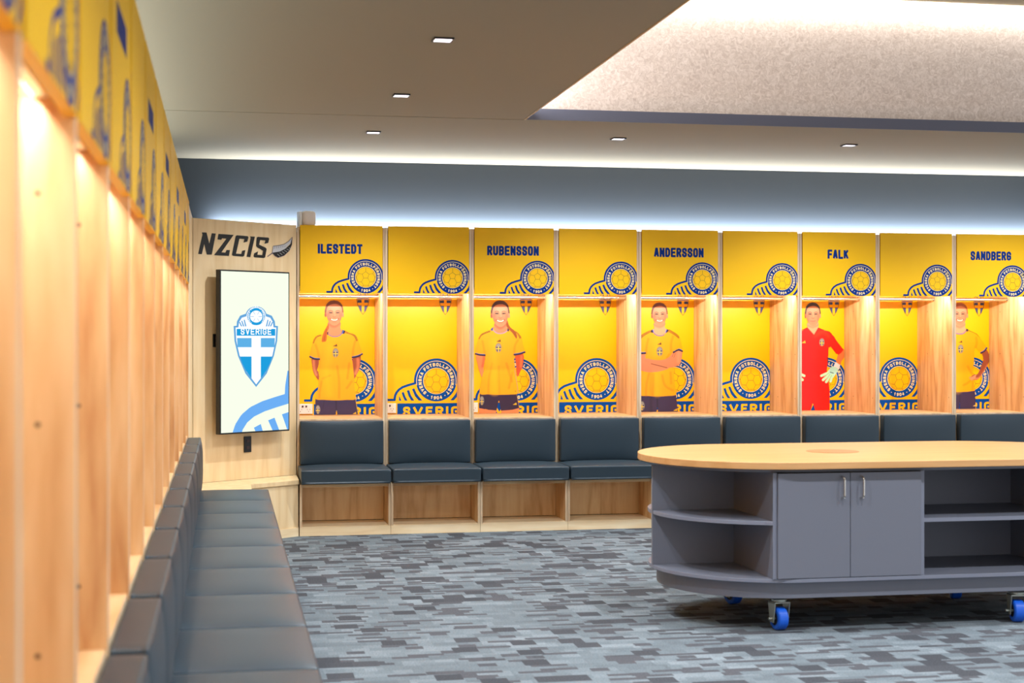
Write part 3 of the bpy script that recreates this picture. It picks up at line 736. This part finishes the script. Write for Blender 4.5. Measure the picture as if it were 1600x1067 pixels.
# ------------------------------------------------------------------ the room
D = 10.43                    # front plane of the back locker row
LX = -0.205                  # front plane of the left locker row
mb = MB(); mb.box(-1.0, 7.2, -0.6, 11.2, -0.05, 0, 'carpet'); structure(mb.build('floor'))
mb = MB(); mb.box(-1.0, 7.2, 11.05, 11.2, 0, CEIL + 0.3, 'wall'); structure(mb.build('wall_back'))
mb = MB(); mb.box(-1.0, -0.825, -0.6, 11.05, 0, CEIL + 0.3, 'wall'); structure(mb.build('wall_left'))
mb = MB()
mb.prism([(-0.825, -0.6), (TRAY_X, -0.6), (TRAY_X, TRAY_Y), (7.2, TRAY_Y), (7.2, 11.05), (-0.825, 11.05)], CEIL, CEIL + 0.03, 'ceil')
structure(mb.build('ceiling'))
mb = MB(); mb.box(TRAY_X - 0.3, 7.2, -0.6, 9.0, TRAY_TOP, TRAY_TOP + 0.05, 'ceil'); structure(mb.build('ceiling_recess_top'))['kind'] = 'structure'
mb = MB(); mb.box(TRAY_X - 0.12, 7.2, 8.80, 8.86, CEIL + 0.031, TRAY_TOP, 'felt'); structure(mb.build('ceiling_felt_panel'))
mb = MB(); mb.box(TRAY_X - 0.15, TRAY_X - 0.10, -0.6, 8.80, CEIL + 0.031, TRAY_TOP, 'felt'); structure(mb.build('ceiling_felt_panel'))
mb = MB(); mb.box(TRAY_X, 7.2, TRAY_Y - 0.012, TRAY_Y, CEIL + 0.001, CEIL + 0.066, 'lip'); structure(mb.build('trim_1'))
mb = MB(); mb.box(TRAY_X, TRAY_X + 0.010, -0.6, TRAY_Y - 0.012, CEIL - 0.002, CEIL + 0.05, 'ochre'); structure(mb.build('trim_2'))
mb = MB(); mb.box(-0.8, TRAY_X - 0.002, TRAY_Y - 0.005, TRAY_Y, CEIL - 0.002, CEIL - 0.0002, 'ceil'); structure(mb.build('trim_3'))
mb = MB(); mb.box(TRAY_X - 0.1, 7.2, 8.70, 8.78, TRAY_TOP - 0.018, TRAY_TOP - 0.001, 'led'); tag(mb.build('light_strip'), 'glowing white light strip along the top of the felt recess in the ceiling', 'light strip')

# downlights in view
labs = ['small square downlight in the ceiling above the corner screen', 'small square downlight, middle of the three running back along the left ceiling', 'largest small square downlight, nearest the camera on the left ceiling',
        'small square downlight above the locker with the crossed-arms poster', 'small square downlight above the locker with the red-kit poster']
for i, ((x, y), lb) in enumerate(zip(DOWN_SEEN, labs)):
    t = thing('downlight', lb, 'downlight', (x, y, CEIL), 0, 'ceiling downlights')
    s = 0.043
    mb = MB()
    for a in ((-s, s, -s, -s + .006), (-s, s, s - .006, s), (-s, -s + .006, -s + .006, s - .006), (s - .006, s, -s + .006, s - .006)): mb.box(a[0], a[1], a[2], a[3], -0.008, -0.0005, 'black')
    mb.build('frame', t)
    mb = MB(); mb.box(-s + .007, s - .007, -s + .007, s - .007, -0.006, -0.001, 'lens'); mb.build('lens', t)

# ------------------------------------------------------------------ lockers
W_ = 0.6
PW0, PW1 = 0.017, 0.583        # clear width between the side panels
SHELF, SHELF_T = 0.748, 0.025
BOX_B, TOP = 1.635, 2.055
DOOR_B = 1.606
BACK = 0.57                    # poster plane behind the front plane
LOWF = -0.365                  # front of the bench base

def cushion(name, parent, x0, x1, y0, y1, z0, z1, crown, axis, bevel):
    bm = bmesh.new(); bmesh.ops.create_cube(bm, size=1)
    bmesh.ops.subdivide_edges(bm, edges=bm.edges[:], cuts=9, use_grid_fill=True)
    for v in bm.verts:
        q = [abs(c) * 2 for c in v.co]
        a, b = [i for i in range(3) if i != axis]
        k = (1 - q[a] ** 4) * (1 - q[b] ** 4)
        off = crown * k * (1 if v.co[axis] > 0 else 0.0) * (q[axis] >= 0.999) * (1 if axis == 2 else 0)
        if axis == 1: off = -crown * k * (v.co[1] < -0.499)
        v.co = Vector(((x0 + x1) / 2 + v.co.x * (x1 - x0), (y0 + y1) / 2 + v.co.y * (y1 - y0), (z0 + z1) / 2 + v.co.z * (z1 - z0)))
        v.co[axis] += off
    me = bpy.data.meshes.new(name); bm.to_mesh(me); bm.free()
    me.materials.append(M['leather']); me.shade_smooth()
    o = link(name, me, parent)
    md = o.modifiers.new('bevel', 'BEVEL'); md.width = bevel; md.segments = 4; md.limit_method = 'ANGLE'; md.angle_limit = R(60)
    return o

def poster_mesh():
    mb = MB(); mb.box(PW0, PW1, BACK, BACK + 0.016, SHELF, BOX_B - 0.001, 'yellow')
    g = G2((PW0, PW1, SHELF + 0.001, BOX_B - 0.002))
    emblem(g, 0.432, 0.987, 0.164, 'blue', 'cream', 'yellow')
    k = 0.047 / 128
    crest(g, lambda x, y: (0.498 + x * k, 1.467 + (745 - y) * k), 'crestgrey', 'yellow', 'crestblue', 'crestblue', 'crestblue', letters='crestgrey', ball='crestblue')
    g.to(mb, BACK)
    return mb

def door_mesh(txt=None, blocks=False):
    mb = MB(); x0, x1 = PW0 + 0.004, PW1 - 0.001
    mb.box(x0, x1, -0.004, 0.014, DOOR_B, TOP + 0.012, 'doory')
    g = G2((x0, x1, DOOR_B + 0.0005, TOP + 0.012))
    emblem(g, 0.466, 1.716, 0.1235, 'navy', 'cream', 'doory', band=False)
    if txt: word(g, txt, 0.292, 1.874, 0.0370, 0.067, 0.0152, 0.0042, 'navy')
    if blocks:
        for i in range(7): g.rect(0.15 + i * .042, 0.15 + i * .042 + .034, 1.877, 1.939, 'navy')
    g.to(mb, -0.004)
    return mb

def make_locker(label, group):
    t = thing('locker', label, 'locker', (0, 0, 0), 0, group)
    prof = [(0.0, SHELF - .10), (0.0, TOP), (0.60, TOP), (0.60, 0.0), (LOWF, 0.0), (LOWF, 0.338), (LOWF + .10, 0.343), (0.0, 0.36)]
    for x0, x1, inner in ((0.001, 0.0160, 1), (0.5840, 0.599, -1)):
        mb = MB(); mb.prism_x(prof, x0, x1, 'pine', 'edge')
        xi = x1 + 0.0004 if inner == 1 else x0 - 0.0004
        for z in (0.86, 1.18, 1.50):
            for y in (0.05, 0.40):
                mb.face([(xi, y + .004 * math.cos(R(45 * i)), z + .004 * math.sin(R(45 * i))) for i in range(8)], 'hole')
        mb.build('side_panel', t)
    mb = MB(); mb.box(PW0, PW1, 0.004, BACK - .001, SHELF - SHELF_T, SHELF - .0005, 'pine_h', 'edge'); mb.build('shelf', t)
    mb = MB(); mb.box(PW0, PW1, 0.016, BACK + .016, BOX_B, BOX_B + .018, 'pine_h'); mb.build('bottom_board', t)
    mb = MB(); mb.box(PW0, PW1, 0.016, BACK + .016, TOP - .018, TOP, 'pine_h'); mb.build('top_board', t)
    mb = MB(); mb.box(PW0, PW1, -0.05, -0.035, 0.065, 0.335, 'cubbywood')
    mb.box(PW0, PW1, LOWF + .002, -0.051, 0.045, 0.062, 'plinth'); mb.build('cubby', t)
    mb = MB(); mb.box(0.001, 0.599, LOWF - .004, LOWF - .0005, 0.001, 0.058, 'plinth'); mb.build('plinth', t)
    mb = MB(); mb.box(PW0, PW1, LOWF + .01, 0.0, 0.318, 0.342, 'pine_h'); mb.box(PW0, PW1, 0.004, .020, 0.343, SHELF - SHELF_T - .001, 'pine_h'); mb.build('seat_board', t)
    cushion('seat', t, 0.006, 0.594, -0.447, -0.002, 0.3445, 0.437, 0.013, 2, 0.042)
    cushion('backrest', t, 0.019, 0.581, -0.070, 0.002, 0.443, 0.738, 0.014, 1, 0.032)
    mb = MB(); mb.tube((PW0 + .001, 0.29, 1.592), (PW1 - .001, 0.29, 1.592), 0.0125, 'steel', 18)
    for x0, x1 in ((PW0, PW0 + .008), (PW1 - .008, PW1)): mb.tube((x0, 0.29, 1.592), (x1, 0.29, 1.592), 0.020, 'steel', 18)
    mb.build('hanging_rail', t, smooth=True)
    mb = MB(); mb.box(PW0 + .01, PW1 - .01, 0.036, 0.056, BOX_B - .004, BOX_B - .0005, 'alu'); mb.build('light_strip', t)
    return t

led_d = bpy.data.lights.new('locker_led', 'AREA'); led_d.shape = 'RECTANGLE'; led_d.size = 0.53; led_d.size_y = 0.006; led_d.energy = 5.2; led_d.color = WARM
led_dim = led_d.copy(); led_dim.energy = 3.5          # the left row is dimmed a little
def add_led(t):
    o = bpy.data.objects.new('locker_led', led_d); C.objects.link(o); o.parent = t
    o.location = (0.30, 0.046, BOX_B - 0.010); o.rotation_euler = (R(48), 0, 0); o['kind'] = 'helper'

proto = make_locker('', 'lockers of the back row'); add_led(proto)
poster_me = poster_mesh().build('poster').data
plain_door = door_mesh().build('door').data
block_door = door_mesh(None, True).build('door').data
for o in [o for o in C.objects if o.data in (poster_me, plain_door, block_door)]: bpy.data.objects.remove(o)

def socket_into(t):
    mb = MB(); mb.box(0.021, 0.137, BACK - .012, BACK - .0025, 0.756, 0.828, 'white'); o = mb.build('power_socket', t, bevel=0.003)
    mb = MB()
    for cx in (0.05, 0.108):
        for dx, dz in ((-.009, -.004), (.009, -.004), (0, -.018)): mb.box(cx + dx - .0014, cx + dx + .0014, BACK - .0129, BACK - .012, .792 + dz - .004, .792 + dz + .004, 'dark')
    mb.build('pin_holes', o)
    mb = MB()
    for cx in (0.066, 0.092): mb.box(cx - .006, cx + .006, BACK - .0145, BACK - .0121, .803, .816, 'dark')
    mb.build('rocker_switch', o)

STEP = 0.0021
def portrait(t, fn, ox, x_world0, label):
    """photo print of a player: painted on a fine mesh just proud of the poster"""
    yp = D + BACK
    xs = np.arange(PW0 + .001, PW1 - .001, STEP); zs = np.arange(SHELF + .0012, 1.62, STEP)
    gx, gz = np.meshgrid(xs, zs)
    wx = x_world0 + gx
    ang = np.arctan2(wx, yp) - YAW
    dep = np.hypot(wx, yp) * np.cos(ang)
    u = (800 + F_PX * np.tan(ang) - ox) * 10.667
    v = (528 - (gz - EYE) * F_PX / dep - 460) * 10.667
    p = Paint(u, v); fn(p)
    ok = p.a > 0.5
    nz, nx = ok.shape
    idx = np.arange(nz * nx).reshape(nz, nx)
    q = (ok[:-1, :-1] & ok[1:, :-1] & ok[:-1, 1:] & ok[1:, 1:])
    quads = np.stack([idx[:-1, :-1][q], idx[:-1, 1:][q], idx[1:, 1:][q], idx[1:, :-1][q]], 1)
    used, inv = np.unique(quads, return_inverse=True)
    inv = inv.reshape(-1, 4)
    co = np.stack([gx.ravel()[used], np.full(len(used), BACK - 0.0024 - .0008), gz.ravel()[used]], 1)
    me = bpy.data.meshes.new('player_print')
    me.from_pydata(co.tolist(), [], inv.tolist())
    at = me.color_attributes.new('ink', 'FLOAT_COLOR', 'POINT')
    col = np.ones((len(used), 4), np.float32); col[:, :3] = np.clip(p.rgb.reshape(-1, 3)[used], 0, 1)
    at.data.foreach_set('color', col.ravel())
    me.materials.append(M['print'])
    o = link('player_print', me, t); o['label'] = label
    return o

BACK_ROW = [
    ('ILESTEDT', 'locker beside the corner screen, its poster shows a player with a left-hand ponytail', player_one, 465, 'printed photo of a ponytailed player, arms behind back, yellow shirt'),
    (None, 'locker with plain badge poster between the two ponytail player posters', None, 0, ''),
    ('RUBENSSON', 'locker whose poster shows a dark-haired player with bare thighs and a ponytail', player_two, 735, 'printed photo of a dark-haired player, arms behind back, yellow shirt'),
    (None, 'locker with plain badge poster left of the crossed-arms poster', None, 0, ''),
    ('ANDERSSON', 'locker whose poster shows a player in yellow with crossed arms', player_three, 995, 'printed photo of a player with crossed arms, yellow shirt'),
    (None, 'locker with plain badge poster between the crossed-arms and red-kit posters', None, 0, ''),
    ('FALK', 'locker whose poster shows a goalkeeper in red kit and pale gloves', player_four, 1245, 'printed photo of a goalkeeper in red with pale green gloves'),
    (None, 'locker with plain badge poster right of the red-kit poster', None, 0, ''),
    ('SANDBERG', 'locker cut by the right frame edge, poster of a fair player hand on hip', player_five, 1480, 'printed photo of a fair-haired player with hands on hips, yellow shirt'),
]
lockers = []
for i, (nm, lb, fn, ox, pl) in enumerate(BACK_ROW):
    t = proto if i == 0 else copy_tree(proto)
    t.location = (0.478 + W_ * i, D, 0); t['label'] = lb
    lockers.append((t, nm, fn, ox, pl))
ORD = ['first', 'second', 'third', 'fourth', 'fifth', 'sixth', 'seventh', 'eighth', 'ninth', 'tenth', 'eleventh', 'twelfth', 'thirteenth']
left = []
for k in range(13):
    t = copy_tree(proto)
    t.location = (LX, 8.207 - W_ * k, 0); t.rotation_euler = (0, 0, R(90))
    t['group'] = 'lockers of the left row'
    for ch in t.children:
        if ch.type == 'LIGHT': ch.data = led_dim
    t['label'] = 'locker of the left wall row with black cushions, %s counted from the far corner screen' % ORD[k] if k < 12 else 'nearest locker of the left wall row, cut by the left frame edge'
    left.append(t)
for t, nm, fn, ox, pl in lockers:
    link('poster', poster_me, t)
    if nm: door_mesh(nm).build('door', t)
    else: link('door', plain_door, t)
    if fn: portrait(t, fn, ox, t.location.x, pl)
    socket_into(t)
for k, t in enumerate(left):
    link('poster', poster_me, t)
    link('door', block_door if k % 2 == 1 else plain_door, t)

# ------------------------------------------------------------------ corner unit with the diagonal panel
PA = Vector((LX + .003, 9.915)); PB = Vector((0.474, 10.432))
ang = math.atan2(PB.y - PA.y, PB.x - PA.x); PLEN = (PB - PA).length
cu = thing('corner_panel', 'diagonal pale plywood corner panel carrying the black lettering and the screen', 'wall panel', (PA.x, PA.y, 0), ang)
mb = MB(); mb.box(0.0, PLEN, 0.0, 0.03, 0.372, TOP + .01, 'pine_pale'); mb.build('panel', cu)
def loc2(x, y):
    d = Vector((x, y)) - PA
    return (d.x * math.cos(ang) + d.y * math.sin(ang), -d.x * math.sin(ang) + d.y * math.cos(ang))
ledge = [(LX + .003, 8.812), (0.16, 8.812), (0.16, 9.826), (0.476, 10.063), (0.476, 10.428), (LX + .003, 9.912)]
mb = MB(); mb.prism([loc2(*p) for p in ledge], 0.340, 0.371, 'pine_pale'); mb.build('ledge', cu, bevel=0.003)
base = [(LX + .003, 8.812), (0.152, 8.812), (0.152, 9.832), (0.470, 10.070), (0.470, 10.420), (LX + .003, 9.905)]
mb = MB(); mb.prism([loc2(*p) for p in base], 0.058, 0.3395, 'pine_pale'); mb.build('base', cu)
basep = [(LX + .003, 8.812), (0.156, 8.812), (0.156, 9.829), (0.473, 10.066), (0.473, 10.420), (LX + .003, 9.905)]
mb = MB(); mb.prism([loc2(*p) for p in basep], 0.001, 0.0575, 'plinth'); mb.build('plinth', cu)
mb = MB(); mb.prism([loc2(*p) for p in ((LX - .03, 8.812), (LX, 8.812), (LX, 9.912), (LX - .03, 9.912))], 0.001, TOP + .01, 'pine_pale'); mb.build('return_panel', cu)

def ray(px, py):
    """where the sight line through a photo point meets the diagonal panel: (along the panel, height)"""
    a = YAW + math.atan((px - 800) / F_PX)
    dx, dy = math.sin(a), math.cos(a)
    nx, ny = -math.sin(ang), math.cos(ang)
    r = (PA.x * nx + PA.y * ny) / (dx * nx + dy * ny)
    s = (r * dx - PA.x) * math.cos(ang) + (r * dy - PA.y) * math.sin(ang)
    return (s, EYE + (528 - py) * r * math.cos(a - YAW) / F_PX)
def zz(pts): return [ray(300 + x / 9.41, 345 + y / 9.41) for x, y in pts]
LET = [
 [(143, 170), (212, 172), (253, 335), (290, 182), (348, 188), (290, 497), (215, 495), (178, 340), (143, 490), (88, 487), (152, 205)],
 [(387, 192), (610, 207), (430, 463), (488, 467), (505, 428), (557, 430), (540, 516), (322, 504), (505, 262), (440, 257), (428, 280), (372, 273)],
 [(655, 212), (815, 225), (828, 240), (812, 305), (755, 320), (768, 268), (695, 262), (645, 482), (722, 487), (735, 440), (783, 430), (765, 515), (745, 527), (600, 515), (585, 500), (640, 225)],
 [(850, 228), (922, 233), (855, 535), (800, 528), (862, 250)],
 [(965, 235), (1120, 247), (1132, 262), (1118, 325), (1062, 338), (1075, 288), (1000, 282), (985, 350), (1080, 395), (1095, 415), (1072, 535), (1055, 547), (915, 537), (902, 520), (912, 478), (970, 448), (960, 498), (1030, 503), (1043, 440), (950, 385), (940, 365), (950, 250)],
]
g = G2()
for l in LET: g.poly(zz(l), 'ink', 1)
mb = MB(); g.to(mb, 0.0, 0.0015); mb.build('lettering', cu)['label'] = 'black slanted letters NZCIS'
g = G2()
up = [(1190, 370), (1270, 364), (1350, 345), (1420, 300), (1470, 240), (1452, 320), (1370, 410), (1290, 450), (1175, 470)]
lo = [(1175, 470), (1290, 450), (1370, 410), (1445, 340), (1470, 240), (1464, 350), (1425, 440), (1350, 510), (1260, 540), (1212, 512)]
g.poly(zz(up), 'fernlight', 1); g.poly(zz(lo), 'ink', 1)
g.stroke(zz(up[:5]), 0.0035, 'fernedge', 2); g.stroke(zz(lo[4:] + lo[:1]), 0.003, 'fernedge', 2); g.stroke(zz([(1190, 370), (1175, 470)]), 0.003, 'fernedge', 2); g.stroke(zz([(1105, 525), (1175, 475)]), 0.006, 'fernedge', 2)
for i in range(6):
    x = 1215 + i * 30; g.stroke(zz([(x, 376 - i * 3), (x - 8, 412 - i * 6)]), 0.0022, 'ink', 2)
    x = 1250 + i * 34; g.stroke(zz([(x, 488 - i * 18), (x + 38, 522 - i * 22)]), 0.0026, 'fernlight', 2)
mb = MB(); g.to(mb, 0.0, 0.0015); mb.build('fern_emblem', cu)['label'] = 'silver and black fern leaf emblem'

# wall screen
SW, SH = 0.574, 1.058
sx0 = 0.423 - SW / 2; sz0 = 0.681
scr = thing('wall_screen', 'portrait display showing a pale blue crest, mounted on the diagonal corner panel', 'screen', (PA.x, PA.y, 0), ang)
mb = MB()
mb.box(sx0, sx0 + SW, -0.098, -0.055, sz0, sz0 + SH, 'frame'); mb.build('housing', scr, bevel=0.003)
mb = MB(); mb.box(sx0 + .15, sx0 + SW - .15, -0.054, -0.0005, sz0 + .3, sz0 + SH - .3, 'black'); mb.build('wall_mount', scr)
bz = 0.010
dx0, dx1, dz0, dz1 = sx0 + bz, sx0 + SW - bz, sz0 + bz, sz0 + SH - bz
mb = MB(); mb.box(dx0, dx1, -0.0995, -0.0982, dz0, dz1, 'scr_white')
def tv(x, y):
    u = (x - 50) / 390.0
    t0, b0 = 50 + 15 * u, 1022 - 22 * u
    return (dx0 + u * (dx1 - dx0), dz1 - (y - t0) / (b0 - t0) * (dz1 - dz0))
g = G2((dx0, dx1, dz0, dz1))
crest(g, lambda x, y: tv(248 + x, y), 'scr_line', 'scr_pure', 'scr_deep', 'scr_quarter', 'scr_deep', letters='scr_pure', ball='scr_pure', ring='scr_pure')
g.stroke([tv(*p) for p in ((136, 1030), (150, 985), (180, 935), (225, 895), (290, 862), (360, 838), (445, 812))], 0.070, 'scr_soft', 1)
g.stroke([tv(*p) for p in ((428, 815), (432, 740), (446, 650))], 0.035, 'scr_soft', 1)
for st in (((235, 990), (275, 968), (287, 1010), (245, 1014)), ((318, 946), (356, 930), (384, 1004), (345, 1008)), ((400, 910), (442, 896), (442, 1002), (432, 1002))):
    g.poly([tv(*p) for p in st], 'scr_soft', 1)
g.to(mb, -0.0996, 0.0003)
mb.build('display', scr)

def plate(label, px, py, wd, ht):
    s, z = ray(px, py)
    t = thing('wall_switch', label, 'switch', (PA.x, PA.y, 0), ang)
    mb = MB(); mb.box(s - wd / 2, s + wd / 2, -0.010, -0.0005, z - ht / 2, z + ht / 2, 'black'); mb.build('plate', t, bevel=0.002)
    for sg in (-1, 1):
        mb = MB(); mb.box(s - wd * .22, s + wd * .22, -0.0125, -0.0101, z + sg * ht * .21 - ht * .09, z + sg * ht * .21 + ht * .09, 'dark'); mb.build('button', t)
plate('black switch plate on the panel just below the screen', 386, 694, 0.058, 0.105)
plate('black switch plate on the panel at the left edge of the screen', 337, 532, 0.05, 0.085)
mb = MB(); mb.box(-.025, .025, -.02, .02, 0, .03, 'black'); o = mb.build('cable_outlet', bevel=0.003); o.location = (0.125, 9.05, 0.3715); tag(o, 'small black cable outlet box on the corner ledge behind the far left seat', 'outlet')

# small loudspeaker on top of the first locker
t = thing('loudspeaker', 'small rounded grey loudspeaker standing on top of the locker beside the corner screen', 'loudspeaker', (0.545, D + .07, TOP + .0005), R(12))
bm = bmesh.new(); bmesh.ops.create_cube(bm, size=1)
bmesh.ops.subdivide_edges(bm, edges=bm.edges[:], cuts=6, use_grid_fill=True)
for v in bm.verts:
    q = v.co * 2; n = max(abs(q.x), abs(q.y), abs(q.z)); l = (abs(q.x) ** 5 + abs(q.y) ** 5 + abs(q.z) ** 5) ** .2
    q = q * (n / l if l else 1); v.co = Vector((q.x * .046 + .012, q.y * .05, q.z * .052 + .060))
me = bpy.data.meshes.new('cabinet'); bm.to_mesh(me); bm.free(); me.materials.append(M['offwhite']); me.shade_smooth(); link('cabinet', me, t)
mb = MB(); mb.box(-.056, -.036, -.03, .04, .004, .106, 'speckshell'); mb.build('bracket', t, bevel=.003)
mb = MB(); mb.box(-.06, .05, -.02, .03, 0, .006, 'speckshell'); mb.build('foot', t, bevel=.001)

# ------------------------------------------------------------------ rolling table island
TX0, TX1, TY = 2.506, 3.68, 6.89
TR, CR = 0.59, 0.53
tb = thing('kit_island', 'long round-ended grey storage island with beech top on blue castors', 'table', (0, 0, 0))
def stadium(cx0, cx1, cy, r, n=28, left=True, right=True):
    pts = [(cx1 + r * math.cos(R(-90 + 180 * i / n)), cy + r * math.sin(R(-90 + 180 * i / n))) for i in range(n + 1)]
    pts += [(cx0 + r * math.cos(R(90 + 180 * i / n)), cy + r * math.sin(R(90 + 180 * i / n))) for i in range(n + 1)]
    return pts
mb = MB(); mb.prism(stadium(TX0, TX1, TY, TR, 40), 0.725, 0.757, 'beech'); mb.build('table_top', tb, bevel=0.003)
mb = MB(); mb.prism([(2.86 + .125 * math.cos(R(i * 7.5)), TY + .125 * math.sin(R(i * 7.5))) for i in range(48)], 0.7571, 0.7582, 'inlay'); mb.build('round_inlay', tb)['label'] = 'darker brown round disc set in the table top'
mb = MB(); mb.prism(stadium(TX0, TX1, TY, CR - .03, 40), 0.148, 0.222, 'grey'); mb.build('plinth', tb, bevel=0.002)
mb = MB(); mb.prism(stadium(TX0, TX1, TY, CR + .01, 40), 0.2225, 0.240, 'grey', 'greyedge'); mb.build('base_board', tb, bevel=0.002)
mb = MB(); mb.prism(stadium(TX0, TX1, TY, CR - .02, 40), 0.707, 0.7245, 'grey'); mb.build('sub_top', tb)
XS = [2.372, 3.066, 3.790]
for x in XS:
    mb = MB(); mb.box(x - .009, x + .009, TY - CR, TY + CR, 0.2405, 0.7065, 'grey', 'greyedge'); mb.build('divider', tb)
mb = MB(); mb.box(1.964, XS[0] - .0095, TY - .009, TY + .009, 0.2405, 0.7065, 'grey'); mb.build('spine', tb)
mb = MB(); mb.box(XS[1] + .0095, XS[2] - .0095, TY - .009, TY + .009, 0.2405, 0.7065, 'grey'); mb.build('spine', tb)
mb = MB(); mb.box(XS[2] + .0095, TX1 + CR - .015, TY - .009, TY + .009, 0.2405, 0.7065, 'grey'); mb.build('spine', tb)
def end_shelf(cx, sg, lim, half):
    n = 24; pts = []
    for i in range(n + 1):
        a = R(90 * i / n); pts.append((cx + sg * (CR + .01) * math.cos(a), TY + half * (.0095 + (CR + .0005 ) * math.sin(a))))
    pts = [p for p in pts if (lim - p[0]) * -sg > 0]
    yf = TY + half * (CR + .005)
    pts += [(lim, yf), (lim, TY + half * .0095)]
    mb = MB(); mb.prism(pts if True else pts, 0.476, 0.494, 'grey', 'greyedge'); mb.build('shelf', tb, bevel=0.002)
for half in (-1, 1):
    end_shelf(TX0, -1, XS[0] - .0095, half); end_shelf(TX1, 1, XS[2] + .0095, half)
    y0, y1 = (TY - CR + .004, TY - .0095) if half < 0 else (TY + .0095, TY + CR - .004)
    mb = MB(); mb.box(XS[1] + .0095, XS[2] - .0095, y0, y1, 0.476, 0.494, 'grey', 'greyedge'); mb.build('shelf', tb)
mid = 2.719
for x0, x1, hx in ((XS[0] + .0105, mid - .0012, mid - .040), (mid + .0012, XS[1] - .0105, mid + .050)):
    mb = MB(); mb.box(x0, x1, TY - CR - .012, TY - CR + .006, 0.2425, 0.7045, 'grey'); d = mb.build('door', tb, bevel=0.0012)
    yf = TY - CR - .0125
    mb = MB(); mb.path([(hx, yf, .688), (hx, yf - .026, .682), (hx, yf - .030, .676), (hx, yf - .030, .604), (hx, yf - .026, .598), (hx, yf, .592)], .0055, 'steel'); h = mb.build('handle', d, smooth=True); h['label'] = 'satin steel bow handle'
mb = MB(); mb.box(XS[0] + .0105, XS[1] - .0105, TY + CR - .006, TY + CR + .012, 0.2425, 0.7045, 'grey'); mb.build('rear_panel', tb)

def caster(x, y, rz):
    c = bpy.data.objects.new('castor', None); C.objects.link(c); c.parent = tb; c.location = (x, y, 0); c.rotation_euler = (0, 0, rz); c.empty_display_size = .05
    mb = MB(); mb.box(-.045, .045, -.04, .04, .141, .1475, 'black'); mb.build('mounting_plate', c)
    mb = MB(); mb.tube((0, 0, .128), (0, 0, .1405), .034, 'zinc', 20)
    for s in (-1, 1):
        x0, x1 = (s * .036 - .002, s * .036 + .002)
        mb.prism_x([(-.018, .035), (.018, .035), (.034, .122), (-.034, .122)], x0, x1, 'zinc')
    mb.box(-.038, .038, -.034, .034, .1225, .1275, 'zinc'); mb.build('fork', c, bevel=.002)
    mb = MB(); mb.tube((-.052, 0, .052), (.046, 0, .052), .006, 'zinc', 10); mb.build('axle', c)
    mb = MB(); n = 36
    prof = [(-.024, .030), (-.024, .045), (-.019, .051), (.019, .051), (.024, .045), (.024, .030)]
    for i in range(n):
        a, b = 2 * math.pi * i / n, 2 * math.pi * (i + 1) / n
        for (xa, ra), (xb, rb) in zip(prof, prof[1:]):
            mb.face([(xa, ra * math.cos(a), .052 + ra * math.sin(a)), (xb, rb * math.cos(a), .052 + rb * math.sin(a)), (xb, rb * math.cos(b), .052 + rb * math.sin(b)), (xa, ra * math.cos(b), .052 + ra * math.sin(b))], 'bluewheel')
    mb.tube((-.021, 0, .052), (.021, 0, .052), .031, 'black', 24)
    me = mb.build('wheel', c)
    bm = bmesh.new(); bm.from_mesh(me.data); bmesh.ops.remove_doubles(bm, verts=bm.verts, dist=1e-5); bmesh.ops.recalc_face_normals(bm, faces=bm.faces); bm.to_mesh(me.data); bm.free()
    me['label'] = 'blue rubber wheel'
for x, y, a in ((2.425, 6.45, 8), (3.565, 6.43, -10), (2.44, 7.12, 20), (3.58, 7.06, -15)): caster(x, y, R(a))
